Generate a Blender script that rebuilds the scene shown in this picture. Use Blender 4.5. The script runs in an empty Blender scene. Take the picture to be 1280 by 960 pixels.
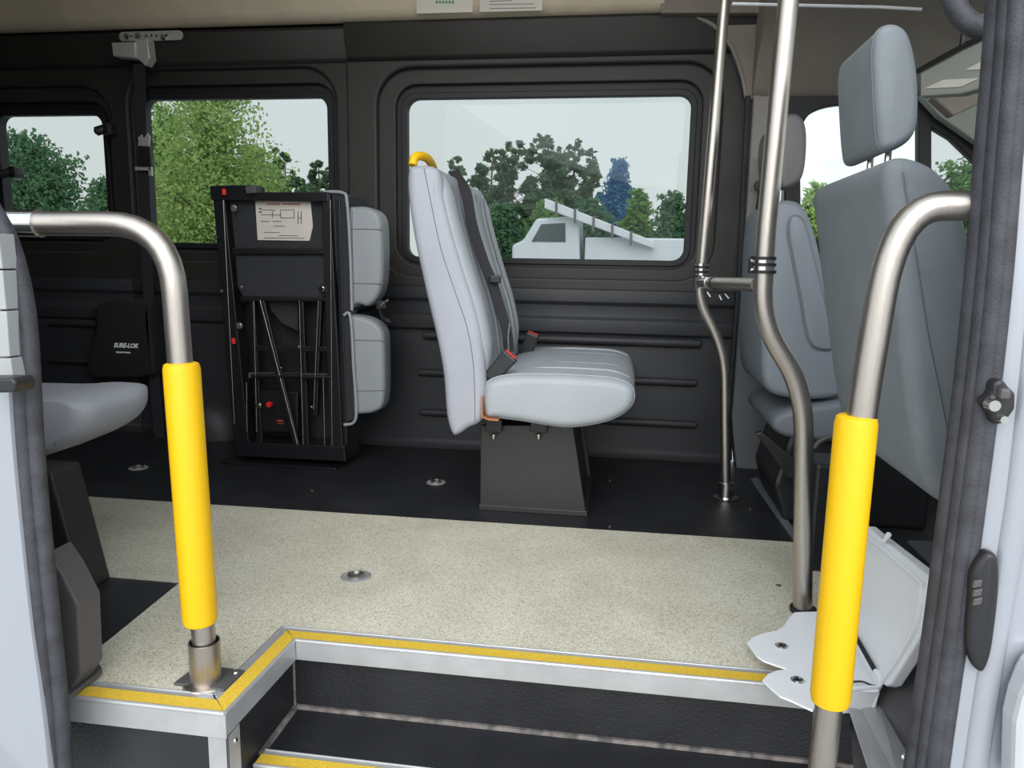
import bpy, bmesh, math, random
from mathutils import Vector, Matrix
random.seed(7)
S = bpy.context.scene; COL = S.collection
R = math.radians
# ---------------------------------------------------------------- camera
F_PX = 930.0; CAM_H = .80; PITCH = R(9.2); YAW = R(8.2); ROLL = R(1.0)
cd = bpy.data.cameras.new('camera'); cam = bpy.data.objects.new('camera', cd); COL.objects.link(cam)
cd.sensor_width = 36; cd.lens = 36 * F_PX / 1280; cd.clip_start = .02; cd.clip_end = 500
S.camera = cam
# ---------------------------------------------------------------- light
W = bpy.data.worlds.new('sky'); S.world = W; W.use_nodes = True
nt = W.node_tree; nt.nodes.clear()
out = nt.nodes.new('ShaderNodeOutputWorld'); bg = nt.nodes.new('ShaderNodeBackground')
tc = nt.nodes.new('ShaderNodeTexCoord'); sep = nt.nodes.new('ShaderNodeSeparateXYZ')
ramp = nt.nodes.new('ShaderNodeValToRGB'); ns = nt.nodes.new('ShaderNodeTexNoise'); ns.inputs['Scale'].default_value = 2.2
mixc = nt.nodes.new('ShaderNodeMixRGB'); mixc.blend_type = 'MULTIPLY'; mixc.inputs[0].default_value = .22
nt.links.new(tc.outputs['Generated'], sep.inputs[0]); nt.links.new(sep.outputs['Z'], ramp.inputs[0])
nt.links.new(tc.outputs['Generated'], ns.inputs['Vector'])
ramp.color_ramp.elements[0].position = 0; ramp.color_ramp.elements[0].color = (.84, .87, .86, 1)
ramp.color_ramp.elements[1].position = .55; ramp.color_ramp.elements[1].color = (.78, .87, .94, 1)
nt.links.new(ramp.outputs[0], mixc.inputs[1]); nt.links.new(ns.outputs['Fac'], mixc.inputs[2])
mapy = nt.nodes.new('ShaderNodeMapRange')                       # the cloud is brighter on the side of the hidden sun
mapy.inputs['From Min'].default_value = 0; mapy.inputs['From Max'].default_value = -.8
mapy.inputs['To Min'].default_value = 1.55; mapy.inputs['To Max'].default_value = 2.5
nt.links.new(sep.outputs['Y'], mapy.inputs['Value'])
nt.links.new(mapy.outputs[0], bg.inputs['Strength'])
nt.links.new(mixc.outputs[0], bg.inputs['Color']); nt.links.new(bg.outputs[0], out.inputs[0])
sd = bpy.data.lights.new('hazy_sun', 'SUN'); sd.energy = 2.1; sd.angle = R(55); sd.color = (1, .98, .95)
so = bpy.data.objects.new('hazy_sun', sd); COL.objects.link(so); so.rotation_euler = (R(57), 0, R(6))
vs = S.view_settings; vs.view_transform = 'Standard'; vs.look = 'None'; vs.gamma = 1; vs.use_curve_mapping = False; vs.exposure = 0.0
# ---------------------------------------------------------------- projection helpers
_f = Vector((-math.sin(YAW) * math.cos(PITCH), math.cos(YAW) * math.cos(PITCH), -math.sin(PITCH)))
_r0 = Vector((math.cos(YAW), math.sin(YAW), 0)); _r = _r0 * math.cos(ROLL) + _r0.cross(_f) * math.sin(ROLL); _u = _r.cross(_f)
cam.matrix_world = Matrix.Translation((0, 0, CAM_H)) @ Matrix((_r, _u, -_f)).transposed().to_4x4(); CAM = Vector((0, 0, CAM_H))
def ray(px, py): return _f + _r * ((px - 640) / F_PX) - _u * ((py - 480) / F_PX)
def P(px, py, Y):
    d = ray(px, py); return CAM + d * (Y / d.y)
def PZ(px, py, Z=0.0):
    d = ray(px, py); return CAM + d * ((Z - CAM_H) / d.z)
# ---------------------------------------------------------------- materials
def mat(name, col, rough=.5, metal=0, bump=0, bscale=60, var=0, vscale=8, col2=None, coat=0, spec=.5, aniso=None):
    m = bpy.data.materials.new(name); m.use_nodes = True; t = m.node_tree; b = t.nodes['Principled BSDF']
    b.inputs['Base Color'].default_value = (*col, 1); b.inputs['Roughness'].default_value = rough
    b.inputs['Metallic'].default_value = metal; b.inputs['Coat Weight'].default_value = coat
    b.inputs['Specular IOR Level'].default_value = spec
    c = t.nodes.new('ShaderNodeTexCoord'); src = c.outputs['Object']
    if aniso:
        mp = t.nodes.new('ShaderNodeMapping'); mp.inputs['Scale'].default_value = aniso
        t.links.new(src, mp.inputs[0]); src = mp.outputs[0]
    if var or col2:
        n = t.nodes.new('ShaderNodeTexNoise'); n.inputs['Scale'].default_value = vscale; n.inputs['Detail'].default_value = 5
        t.links.new(src, n.inputs['Vector'])
        r = t.nodes.new('ShaderNodeValToRGB'); r.color_ramp.elements[0].position = .35; r.color_ramp.elements[1].position = .65
        a = col; z = col2 or tuple(min(1, x * (1 + var)) for x in col)
        if not col2: a = tuple(x * (1 - var) for x in col)
        r.color_ramp.elements[0].color = (*a, 1); r.color_ramp.elements[1].color = (*z, 1)
        t.links.new(n.outputs['Fac'], r.inputs[0]); t.links.new(r.outputs[0], b.inputs['Base Color'])
    if bump:
        n = t.nodes.new('ShaderNodeTexNoise'); n.inputs['Scale'].default_value = bscale; n.inputs['Detail'].default_value = 4
        t.links.new(src, n.inputs['Vector'])
        k = t.nodes.new('ShaderNodeBump'); k.inputs['Strength'].default_value = bump; k.inputs['Distance'].default_value = .004
        t.links.new(n.outputs['Fac'], k.inputs['Height']); t.links.new(k.outputs[0], b.inputs['Normal'])
    return m
M = {}
M['panel'] = mat('dark_plastic_panel', (.029, .026, .0235), .5, bump=.25, bscale=500, var=.12, vscale=4)
M['panel_lower'] = mat('dark_vinyl_panel', (.031, .032, .036), .5, bump=.25, bscale=500, var=.12, vscale=4)
M['gasket'] = mat('black_rubber', (.012, .012, .013), .55)
M['seal'] = mat('door_seal_rubber', (.045, .045, .055), .6, bump=.3, bscale=300, var=.25, vscale=30)
M['headliner'] = mat('beige_headliner', (.72, .61, .45), .85, bump=.3, bscale=400, var=.06)
M['cabliner'] = mat('taupe_headliner', (.26, .225, .19), .85, bump=.3, bscale=300, var=.08)
M['pillar'] = mat('grey_pillar_trim', (.15, .155, .165), .55, bump=.2, bscale=300)
M['pillar_top'] = mat('taupe_pillar_trim', (.26, .24, .215), .6, bump=.2, bscale=300)
M['vinyl_black'] = mat('black_vinyl_floor', (.013, .0135, .016), .42, bump=.35, bscale=180, col2=(.022, .0225, .026), vscale=6)
M['steel'] = mat('brushed_stainless', (.50, .455, .415), .34, 1, bump=.12, bscale=50, aniso=(30, 30, 1), var=.05, vscale=20)
M['chrome'] = mat('polished_steel', (.7, .69, .67), .16, 1)
M['nickel'] = mat('nickel_plate', (.6, .58, .55), .3, .35)
M['alu'] = mat('aluminium', (.5, .5, .51), .42, .5, bump=.15, bscale=60, var=.08, vscale=12)
M['yellow'] = mat('yellow_foam', (.85, .49, .0), .5, bump=.08, bscale=120)
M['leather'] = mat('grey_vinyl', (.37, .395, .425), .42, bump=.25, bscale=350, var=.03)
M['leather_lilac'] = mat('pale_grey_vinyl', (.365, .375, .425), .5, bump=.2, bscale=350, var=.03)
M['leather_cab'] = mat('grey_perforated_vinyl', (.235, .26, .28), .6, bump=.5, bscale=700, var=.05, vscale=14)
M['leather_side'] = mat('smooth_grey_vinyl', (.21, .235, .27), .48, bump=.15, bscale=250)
M['stitch'] = mat('grey_stitching', (.16, .17, .185), .6)
M['carpetback'] = mat('charcoal_backing', (.03, .031, .035), .9, bump=.8, bscale=500)
M['blackmetal'] = mat('black_powdercoat', (.009, .009, .011), .36, bump=.08, bscale=200)
M['pedestal'] = mat('black_pedestal_steel', (.027, .025, .026), .42, bump=.2, bscale=220)
M['blackplastic'] = mat('black_plastic', (.018, .018, .02), .4)
M['webbing'] = mat('black_webbing', (.022, .021, .026), .75, bump=.5, bscale=300)
M['red'] = mat('red_plastic', (.62, .02, .015), .4)
M['redtext'] = mat('red_print', (.5, .06, .03), .6)
M['paper'] = mat('paper', (.74, .70, .62), .8, var=.04)
M['label'] = mat('label_paper', (.62, .57, .52), .7, var=.04)
M['ink'] = mat('grey_ink', (.16, .14, .14), .8)
M['inkred'] = mat('red_ink', (.45, .15, .12), .8)
M['inkgreen'] = mat('green_ink', (.1, .3, .12), .8)
M['white'] = mat('white_plastic', (.88, .89, .92), .38, bump=.05, bscale=30)
M['whitetext'] = mat('white_print', (.85, .85, .87), .6)
M['body'] = mat('silver_body_paint', (.39, .405, .45), .28, .25, coat=.6)
M['siding'] = mat('pale_panel', (.36, .37, .375), .55, var=.04)
M['fabric'] = mat('black_fabric', (.013, .013, .016), .85, bump=.5, bscale=300)
M['amber'] = mat('amber_lens', (.8, .45, .02), .3)
M['darkgrey'] = mat('dark_grey_metal', (.085, .08, .083), .5, var=.1, bump=.1)
M['bark'] = mat('bark', (.12, .095, .075), .9, bump=.8, bscale=12, var=.3)
M['asphalt'] = mat('asphalt', (.42, .42, .41), .85, bump=.4, bscale=20, var=.12, vscale=2)
M['grass'] = mat('grass', (.09, .17, .04), .9, bump=.6, bscale=8, var=.35, vscale=3)
M['dirtline'] = mat('worn_sealant', (.22, .19, .175), .8, col2=(.07, .065, .065), vscale=40)
M['visor'] = mat('visor_fabric', (.36, .37, .335), .7, bump=.2, bscale=300)
M['roofmetal'] = mat('roof_metal', (.5, .5, .52), .4, .3)
M['carpaint'] = mat('white_car_paint', (.5, .52, .55), .3, coat=.5)
M['carglass'] = mat('dark_car_glass', (.05, .07, .07), .15)
M['green_fence'] = mat('green_mesh_fence', (.10, .25, .19), .8)
def leafmat(n, a, b):
    m = mat(n, a, .6, col2=b, vscale=1.7); bs = m.node_tree.nodes['Principled BSDF']
    bs.inputs['Subsurface Weight'].default_value = 0
    t = m.node_tree; tr = t.nodes.new('ShaderNodeBsdfTranslucent'); mx = t.nodes.new('ShaderNodeMixShader'); mx.inputs[0].default_value = .45
    tr.inputs[0].default_value = (*b, 1); o = t.nodes['Material Output']
    t.links.new(bs.outputs[0], mx.inputs[1]); t.links.new(tr.outputs[0], mx.inputs[2]); t.links.new(mx.outputs[0], o.inputs[0]); return m
M['leaf_bright'] = leafmat('bright_leaves', (.16, .27, .065), (.36, .48, .16))
M['leaf_mid'] = leafmat('mid_leaves', (.09, .20, .06), (.18, .33, .09))
M['leaf_dark'] = leafmat('dark_leaves', (.05, .13, .07), (.11, .22, .10))
M['leaf_pine'] = leafmat('pine_needles', (.055, .11, .06), (.12, .20, .10))
M['leaf_blue'] = leafmat('blue_green_leaves', (.03, .14, .27), (.05, .23, .42))  # blue reflection in the window glass, put into the leaf colour
def glassmat(name, tint, refl=.06):
    m = bpy.data.materials.new(name); m.use_nodes = True; t = m.node_tree; t.nodes.clear()
    o = t.nodes.new('ShaderNodeOutputMaterial'); a = t.nodes.new('ShaderNodeBsdfTransparent'); a.inputs[0].default_value = (*tint, 1)
    g = t.nodes.new('ShaderNodeBsdfGlossy'); g.inputs['Roughness'].default_value = .01; g.inputs[0].default_value = (.9, .95, 1, 1)
    fr = t.nodes.new('ShaderNodeLayerWeight'); fr.inputs[0].default_value = .15
    mr = t.nodes.new('ShaderNodeMapRange'); mr.inputs['To Min'].default_value = refl; mr.inputs['To Max'].default_value = .3
    mx = t.nodes.new('ShaderNodeMixShader'); t.links.new(fr.outputs['Fresnel'], mr.inputs[0]); t.links.new(mr.outputs[0], mx.inputs[0])
    t.links.new(a.outputs[0], mx.inputs[1]); t.links.new(g.outputs[0], mx.inputs[2]); t.links.new(mx.outputs[0], o.inputs[0]); return m
M['glass'] = glassmat('tinted_glass', (.74, .765, .76), .008)
M['glass_clear'] = glassmat('clear_glass', (.93, .97, .955), .01)
def speckle():
    m = mat('beige_speckled_vinyl', (.5, .47, .38), .5); t = m.node_tree; b = t.nodes['Principled BSDF']
    c = t.nodes.new('ShaderNodeTexCoord'); v = t.nodes.new('ShaderNodeTexVoronoi'); v.inputs['Scale'].default_value = 400
    n = t.nodes.new('ShaderNodeTexNoise'); n.inputs['Scale'].default_value = 5; n.inputs['Detail'].default_value = 6
    t.links.new(c.outputs['Object'], v.inputs['Vector']); t.links.new(c.outputs['Object'], n.inputs['Vector'])
    r = t.nodes.new('ShaderNodeValToRGB'); e = r.color_ramp.elements
    e[0].position = 0; e[0].color = (.40, .37, .29, 1); e[1].position = .33; e[1].color = (.66, .625, .51, 1)
    e2 = e.new(.75); e2.color = (.80, .76, .63, 1)
    r2 = t.nodes.new('ShaderNodeValToRGB'); r2.color_ramp.elements[0].color = (.86, .85, .82, 1); r2.color_ramp.elements[1].color = (1, 1, 1, 1)
    r2.color_ramp.elements[0].position = .3; r2.color_ramp.elements[1].position = .6
    sp = t.nodes.new('ShaderNodeSeparateColor'); t.links.new(v.outputs['Color'], sp.inputs[0])
    t.links.new(sp.outputs[0], r.inputs[0]); t.links.new(n.outputs['Fac'], r2.inputs[0])
    mx = t.nodes.new('ShaderNodeMixRGB'); mx.blend_type = 'MULTIPLY'; mx.inputs[0].default_value = 1
    t.links.new(r.outputs[0], mx.inputs[1]); t.links.new(r2.outputs[0], mx.inputs[2]); t.links.new(mx.outputs[0], b.inputs['Base Color']); return m
M['beige'] = speckle()
def grit():
    m = mat('yellow_grit', (.70, .44, .02), .85, bump=.5, bscale=700, col2=(.90, .62, .07), vscale=420); return m
M['grit'] = grit()
# ---------------------------------------------------------------- geometry helpers
def new_bm(): return bmesh.new()
def obj(name, bm, m, parent=None, label=None, smooth=False, origin=None, kind=None):
    """link a bmesh, whose vertices are in world space, as one mesh object"""
    if isinstance(bm, bpy.types.Mesh): me = bm
    else:
        bmesh.ops.recalc_face_normals(bm, faces=bm.faces); me = bpy.data.meshes.new(name); bm.to_mesh(me); bm.free()
    o = bpy.data.objects.new(name, me); COL.objects.link(o)
    base = Vector(origin) if origin is not None else (Vector(parent['_o']) if parent is not None else Vector((0, 0, 0)))
    if origin is None and parent is None and len(me.vertices):
        vs_ = [v.co for v in me.vertices]
        base = Vector(((min(v.x for v in vs_) + max(v.x for v in vs_)) / 2, (min(v.y for v in vs_) + max(v.y for v in vs_)) / 2, min(v.z for v in vs_)))
    me.transform(Matrix.Translation(-base)); me.materials.append(m) if m else None
    if smooth:
        for p in me.polygons: p.use_smooth = True
        try: me.set_sharp_from_angle(angle=R(38))
        except Exception: pass
    if parent is not None: o.parent = parent; o.location = base - Vector(parent['_o'])
    else: o.location = base
    o['_o'] = tuple(base)
    if label: o['label'] = label
    if kind: o['kind'] = kind
    return o
def thing(name, label, cat, loc, group=None):
    o = bpy.data.objects.new(name, None); COL.objects.link(o); o.location = loc; o.empty_display_size = .05
    o['_o'] = tuple(loc); o['label'] = label; o['category'] = cat
    if group: o['group'] = group
    return o
def tag(o, label, cat, group=None):
    o['label'] = label; o['category'] = cat
    if group: o['group'] = group
    return o
def struct(o): o['kind'] = 'structure'; return o
def add_bevel(bm, faces, w, seg=2):
    es = list({e for f in faces for e in f.edges})
    es = [e for e in es if len(e.link_faces) == 2 and e.calc_face_angle(0) > R(28)]
    if es and w: bmesh.ops.bevel(bm, geom=es, offset=w, segments=seg, affect='EDGES', profile=.5, clamp_overlap=True)
def box(bm, lo, hi, w=0, seg=2):
    n0 = set(bm.faces)
    r = bmesh.ops.create_cube(bm, size=1)['verts']
    for v in r: v.co = Vector(((lo[i] + hi[i]) / 2 + v.co[i] * (hi[i] - lo[i]) for i in range(3)))
    add_bevel(bm, [f for f in bm.faces if f not in n0], w, seg); return bm
def prism(bm, pts, vec, w=0, seg=2):
    """polygon of world points pushed along vec"""
    vec = Vector(vec); n0 = set(bm.faces)
    a = [bm.verts.new(p) for p in pts]; b = [bm.verts.new(Vector(p) + vec) for p in pts]; n = len(a)
    bm.faces.new(a); bm.faces.new(b[::-1])
    for i in range(n): bm.faces.new((a[i], b[i], b[(i + 1) % n], a[(i + 1) % n]))
    bmesh.ops.recalc_face_normals(bm, faces=[f for f in bm.faces if f not in n0])
    add_bevel(bm, [f for f in bm.faces if f not in n0], w, seg); return bm
def ppx(bm, pix, Y, depth, w=0): return prism(bm, [P(x, y, Y) for x, y in pix], (0, depth, 0), w)
def rpx(bm, x0, y0, x1, y1, Y, depth, w=0):
    a = P(x0, y0, Y); b = P(x1, y1, Y); return box(bm, (min(a.x, b.x), Y, min(a.z, b.z)), (max(a.x, b.x), Y + depth, max(a.z, b.z)), w)
def smooth_path(pts, n=8, closed=False):
    pts = [Vector(p) for p in pts]; N = len(pts); o = []
    rng = range(N) if closed else range(N - 1)
    for i in rng:
        if closed: p0, p1, p2, p3 = pts[i - 1], pts[i], pts[(i + 1) % N], pts[(i + 2) % N]
        else: p0, p1, p2, p3 = pts[max(i - 1, 0)], pts[i], pts[i + 1], pts[min(i + 2, N - 1)]
        for k in range(n):
            t = k / n
            o.append(.5 * ((2 * p1) + (p2 - p0) * t + (2 * p0 - 5 * p1 + 4 * p2 - p3) * t * t + (3 * p1 - p0 - 3 * p2 + p3) * t ** 3))
    if not closed: o.append(pts[-1])
    return o
def bend(pts, r, n=8):
    """polyline with filleted corners"""
    pts = [Vector(p) for p in pts]; o = [pts[0]]
    for i in range(1, len(pts) - 1):
        a, b, c = pts[i - 1], pts[i], pts[i + 1]; rr = r[i - 1] if isinstance(r, (list, tuple)) else r
        d1 = min(rr, (a - b).length * .49); d2 = min(rr, (c - b).length * .49)
        p = b + (a - b).normalized() * d1; q = b + (c - b).normalized() * d2
        for k in range(n + 1):
            t = k / n; o.append(p * (1 - t) ** 2 + b * 2 * t * (1 - t) + q * t * t)
    return o + [pts[-1]]
def tube(bm, path, r, seg=14, closed=False, caps=True, flat=None, up=None):
    path = [Vector(p) for p in path]; N = len(path); rings = []
    prev = None
    for i in range(N):
        if closed: t = path[(i + 1) % N] - path[i - 1]
        else: t = path[min(i + 1, N - 1)] - path[max(i - 1, 0)]
        if t.length < 1e-9: t = Vector((0, 0, 1))
        t.normalize()
        if up is not None: prev = Vector(up)
        if prev is None: prev = Vector((0, 1, 0)) if abs(t.y) < .9 else Vector((1, 0, 0))
        n = (prev - t * prev.dot(t))
        if n.length < 1e-6: n = t.orthogonal()
        n.normalize(); prev = n; b = t.cross(n)
        rr = r[i] if isinstance(r, (list, tuple)) else r; fa = flat or 1
        rings.append([bm.verts.new(path[i] + n * math.cos(2 * math.pi * k / seg) * rr * fa + b * math.sin(2 * math.pi * k / seg) * rr) for k in range(seg)])
    for i in range(N if closed else N - 1):
        a, b = rings[i], rings[(i + 1) % N]
        for k in range(seg): bm.faces.new((a[k], a[(k + 1) % seg], b[(k + 1) % seg], b[k]))
    if caps and not closed: bm.faces.new(rings[0][::-1]); bm.faces.new(rings[-1])
    return bm
def strap(bm, path, w, t, side):
    """flat webbing: rectangular section; side = direction of its width"""
    path = [Vector(p) for p in path]; rings = []; side = Vector(side).normalized()
    for i, p in enumerate(path):
        tn = (path[min(i + 1, len(path) - 1)] - path[max(i - 1, 0)]).normalized(); s = (side - tn * side.dot(tn)).normalized(); n = tn.cross(s)
        rings.append([bm.verts.new(p + s * a * w / 2 + n * b * t / 2) for a, b in ((-1, -1), (1, -1), (1, 1), (-1, 1))])
    for a, b in zip(rings, rings[1:]):
        for k in range(4): bm.faces.new((a[k], a[(k + 1) % 4], b[(k + 1) % 4], b[k]))
    bm.faces.new(rings[0][::-1]); bm.faces.new(rings[-1]); return bm
def lathe(bm, prof, c, axis=(0, 0, 1), seg=28):
    q = Vector((0, 0, 1)).rotation_difference(Vector(axis).normalized()); c = Vector(c); rings = []
    for r, z in prof:
        if r < 1e-6: rings.append([bm.verts.new(c + q @ Vector((0, 0, z)))]); continue
        rings.append([bm.verts.new(c + q @ Vector((r * math.cos(2 * math.pi * k / seg), r * math.sin(2 * math.pi * k / seg), z))) for k in range(seg)])
    for a, b in zip(rings, rings[1:]):
        for k in range(seg):
            A = a[k % len(a)]; B = a[(k + 1) % len(a)]; C_ = b[(k + 1) % len(b)]; D = b[k % len(b)]
            f = []
            for v in (A, B, C_, D):
                if v not in f: f.append(v)
            if len(f) > 2: bm.faces.new(f)
    return bm
def puff(bm, prof, y0, y1, r, n=5, r1=None, mid=0, zf=1):
    """cushion: closed XZ profile extruded along y with rounded ends; prof in (x,z)"""
    prof = [Vector((p[0], 0, p[1])) if len(p) == 2 else Vector((p[0], 0, p[2])) for p in prof]; N = len(prof)
    ar = sum(prof[i].x * prof[(i + 1) % N].z - prof[(i + 1) % N].x * prof[i].z for i in range(N))
    if ar < 0: prof = prof[::-1]
    nr = []
    for i in range(N):
        t = (prof[(i + 1) % N] - prof[i - 1]).normalized(); nr.append(Vector((t.z, 0, -t.x * zf)))
    for _ in range(14): nr = [(nr[i - 1] + nr[i] * 2 + nr[(i + 1) % N]) / 4 for i in range(N)]
    r1 = r if r1 is None else r1; st = []
    for k in range(n + 1):
        a = math.pi / 2 * k / n; st.append((y0 + r * (1 - math.sin(a)), r * (1 - math.cos(a))))
    st = st[::-1]; st2 = []
    # st goes from a=90deg (full inset, at y0) to a=0
    st = [(y0 + r * (1 - math.cos(math.pi / 2 * k / n)), r * (1 - math.sin(math.pi / 2 * k / n))) for k in range(n + 1)]
    st2 = [(y1 - r1 * (1 - math.cos(math.pi / 2 * k / n)), r1 * (1 - math.sin(math.pi / 2 * k / n))) for k in range(n + 1)][::-1]
    m_ = [((st[-1][0] * (1 - t) + st2[0][0] * t), -mid * math.sin(math.pi * t)) for t in (.25, .5, .75)] if mid else []
    rings = [[bm.verts.new(prof[i] - nr[i] * ins + Vector((0, y, 0))) for i in range(N)] for y, ins in st + m_ + st2]
    for a, b in zip(rings, rings[1:]):
        for k in range(N): bm.faces.new((a[k], a[(k + 1) % N], b[(k + 1) % N], b[k]))
    caps = [bm.faces.new(rings[0]), bm.faces.new(rings[-1][::-1])]
    bmesh.ops.triangulate(bm, faces=caps); return bm
def prof_px(pix, Y, n=6): return [(p.x, p.z) for p in smooth_path([P(x, y, Y) for x, y in pix], n, True)]
def ring_tube(bm, prof, y, r=.0025, inset=0): return tube(bm, [(p[0], y, p[1]) for p in prof], r, 6, closed=True)
def rrect(x0, z0, x1, z1, r, n=7, skew=(0, 0)):
    o = []
    for cx, cz, a0 in ((x1 - r, z1 - r, 0), (x0 + r, z1 - r, 90), (x0 + r, z0 + r, 180), (x1 - r, z0 + r, 270)):
        for k in range(n + 1):
            a = R(a0 + 90 * k / n); o.append((cx + r * math.cos(a), cz + r * math.sin(a)))
    return o
def holed(outer, holes, Y, thick, bev=0):
    """sheet in the XZ plane with holes, front face at Y, going back by thick"""
    c = bpy.data.curves.new('sheet', 'CURVE'); c.dimensions = '2D'; c.fill_mode = 'BOTH'
    c.extrude = max(thick / 2 - bev, .0005); c.bevel_depth = bev; c.bevel_resolution = 3
    for pl in [outer] + holes:
        s = c.splines.new('POLY'); s.points.add(len(pl) - 1); s.use_cyclic_u = True
        for i, p in enumerate(pl): s.points[i].co = (p[0], p[1], 0, 1)
    o = bpy.data.objects.new('tmp', c); COL.objects.link(o); dg = bpy.context.evaluated_depsgraph_get()
    me = bpy.data.meshes.new_from_object(o.evaluated_get(dg)); bpy.data.objects.remove(o); bpy.data.curves.remove(c); me.materials.clear()
    for v in me.vertices:
        x, z, t = v.co; v.co = (x, Y + thick / 2 - t, z)
    me.flip_normals(); me.update(); return me
def textmesh(s, size, loc, rot, m, name, parent, ext=.0004, shear=0, bold=0, align='LEFT', sx=1):
    c = bpy.data.curves.new('t', 'FONT'); c.body = s; c.size = size; c.extrude = ext; c.shear = shear; c.offset = bold; c.align_x = align; c.resolution_u = 3
    o = bpy.data.objects.new('tmp', c); COL.objects.link(o); dg = bpy.context.evaluated_depsgraph_get()
    me = bpy.data.meshes.new_from_object(o.evaluated_get(dg)); bpy.data.objects.remove(o); bpy.data.curves.remove(c); me.materials.clear()
    mt = Matrix.Translation(Vector(loc)) @ rot.to_4x4() @ Matrix.Diagonal((sx, 1, 1, 1)); me.transform(mt)
    return obj(name, me, m, parent)
def dup(root, delta, label=None):
    r = root.copy(); COL.objects.link(r); r.location = root.location + Vector(delta)
    if label: r['label'] = label
    for ch in list(root.children):
        c = ch.copy(); COL.objects.link(c); c.parent = r
        for g in list(ch.children):
            d = g.copy(); COL.objects.link(d); d.parent = c
    return r
FACE = Matrix.Rotation(R(90), 3, 'X')       # text standing upright, read from -y

# ================================================================ OUTSIDE
GZ = -.65
bm = new_bm(); v = [bm.verts.new(p) for p in ((-150, -60, GZ), (150, -60, GZ), (150, 27, GZ), (-150, 27, GZ))]; bm.faces.new(v)
obj('asphalt_lot', bm, M['asphalt'], origin=(0, 0, GZ), kind='structure')
bm = new_bm(); v = [bm.verts.new(p) for p in ((-150, 27, GZ + .02), (150, 27, GZ + .02), (150, 200, GZ + .02), (-150, 200, GZ + .02))]; bm.faces.new(v)
obj('grass_field', bm, M['grass'], origin=(0, 60, GZ), kind='structure')

def leaf_cloud(centers, n, ls, seed, flat=1):
    rd = random.Random(seed); verts = []; faces = []
    tot = sum(c[3] ** 2 for c in centers)
    for cx, cy, cz, r in centers:
        for _ in range(int(n * r * r / tot)):
            d = Vector((rd.gauss(0, 1), rd.gauss(0, 1), rd.gauss(0, 1) * flat)).normalized() * (r * rd.uniform(.1, 1.1)); d.z *= flat
            c = Vector((cx, cy, cz)) + d
            a = Vector((rd.gauss(0, 1), rd.gauss(0, 1), rd.gauss(0, 1))).normalized(); b = a.orthogonal().normalized(); s = ls * rd.uniform(.6, 1.4)
            i = len(verts); verts += [c - a * s, c + b * s * .5, c + a * s, c - b * s * .5]; faces.append((i, i + 1, i + 2, i + 3))
    me = bpy.data.meshes.new('foliage'); me.from_pydata(verts, [], faces); me.update(); return me
def tree(kind, base, height, width, lm, label, seed, group=None, nleaf=5000, ls=.12, low=.12):
    rd = random.Random(seed); base = Vector(base)
    t = thing(kind, label, 'tree', base, group)
    bm = new_bm(); top = base + Vector((rd.uniform(-.3, .3), 0, height * .93))
    trunk = smooth_path([base, base.lerp(top, .35) + Vector((rd.uniform(-.03, .03) * height, 0, 0)), base.lerp(top, .7), top], 5)
    rr = height * .018; tube(bm, trunk, [rr * (1 - .85 * i / (len(trunk) - 1)) for i in range(len(trunk))], 7)
    cs = []; nb = 60 if kind != 'pine_tree' else 70
    for k in range(nb):
        f = low + (1 - low) * (k + .5) / nb; p = base.lerp(top, f)
        if kind == 'pine_tree': wr = width * (.35 + .65 * math.sin(math.pi * min(1, max(0, (f - low) / (1 - low)) * .8 + .25)))
        else: wr = width * math.sin(math.pi * min(.96, .18 + .72 * (f - low) / (1 - low))) ** .8
        an = rd.uniform(0, 2 * math.pi); L = wr * rd.uniform(.3, .85) * .5
        q = p + Vector((math.cos(an) * L, math.sin(an) * L * .7, L * .35))
        tube(bm, [p - Vector((0, 0, .1)), p.lerp(q, .5) + Vector((0, 0, -.04 * L)), q], [rr * .35 * (1.1 - f), rr * .25 * (1.1 - f), rr * .1], 5)
        cs.append((q.x, q.y, q.z, wr * .5 * (rd.uniform(.16, .42) if kind != 'pine_tree' else rd.uniform(.10, .30))))
        if kind != 'pine_tree': cs.append((p.x + rd.uniform(-.2, .2) * wr, p.y, p.z, wr * .32))
    obj('trunk', bm, M['bark'], t, smooth=True)
    obj('foliage', leaf_cloud(cs, nleaf, ls, seed, .75), M[lm], t); return t
def tree_px(kind, px, py, D, wpx, lm, label, seed, **kw):
    top = P(px, py, D); base = Vector((top.x, D, GZ)); return tree(kind, base, top.z - GZ, wpx * D / 900, lm, label, seed, **kw)
T = tree_px
T('pine_tree', 573, 186, 34, 62, 'leaf_pine', 'short pine just right of the yellow grab handle in the large window', 1, nleaf=6000, ls=.11, low=.3)
T('pine_tree', 610, 176, 38, 78, 'leaf_pine', 'airy pine, second from the left in the large window', 2, nleaf=6500, ls=.12, low=.35)
T('pine_tree', 645, 166, 31, 76, 'leaf_pine', 'round-topped pine left of centre in the large window', 3, nleaf=7500, ls=.11, low=.35)
T('pine_tree', 686, 156, 36, 86, 'leaf_pine', 'tallest pine in the middle of the large window', 4, nleaf=8500, ls=.12, low=.32)
T('pine_tree', 718, 160, 41, 66, 'leaf_pine', 'tall pine directly left of the bluish tree in the large window', 5, nleaf=6500, ls=.13, low=.3)
T('pine_tree', 744, 172, 32, 46, 'leaf_pine', 'slim pine between the tallest pines and bluish tree', 16, nleaf=5000, ls=.11, low=.25)
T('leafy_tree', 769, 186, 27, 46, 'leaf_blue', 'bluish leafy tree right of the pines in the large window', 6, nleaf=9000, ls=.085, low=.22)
T('leafy_tree', 803, 226, 24, 48, 'leaf_mid', 'small green tree right of the bluish tree in the large window', 7, nleaf=8000, ls=.08, low=.05)
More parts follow.
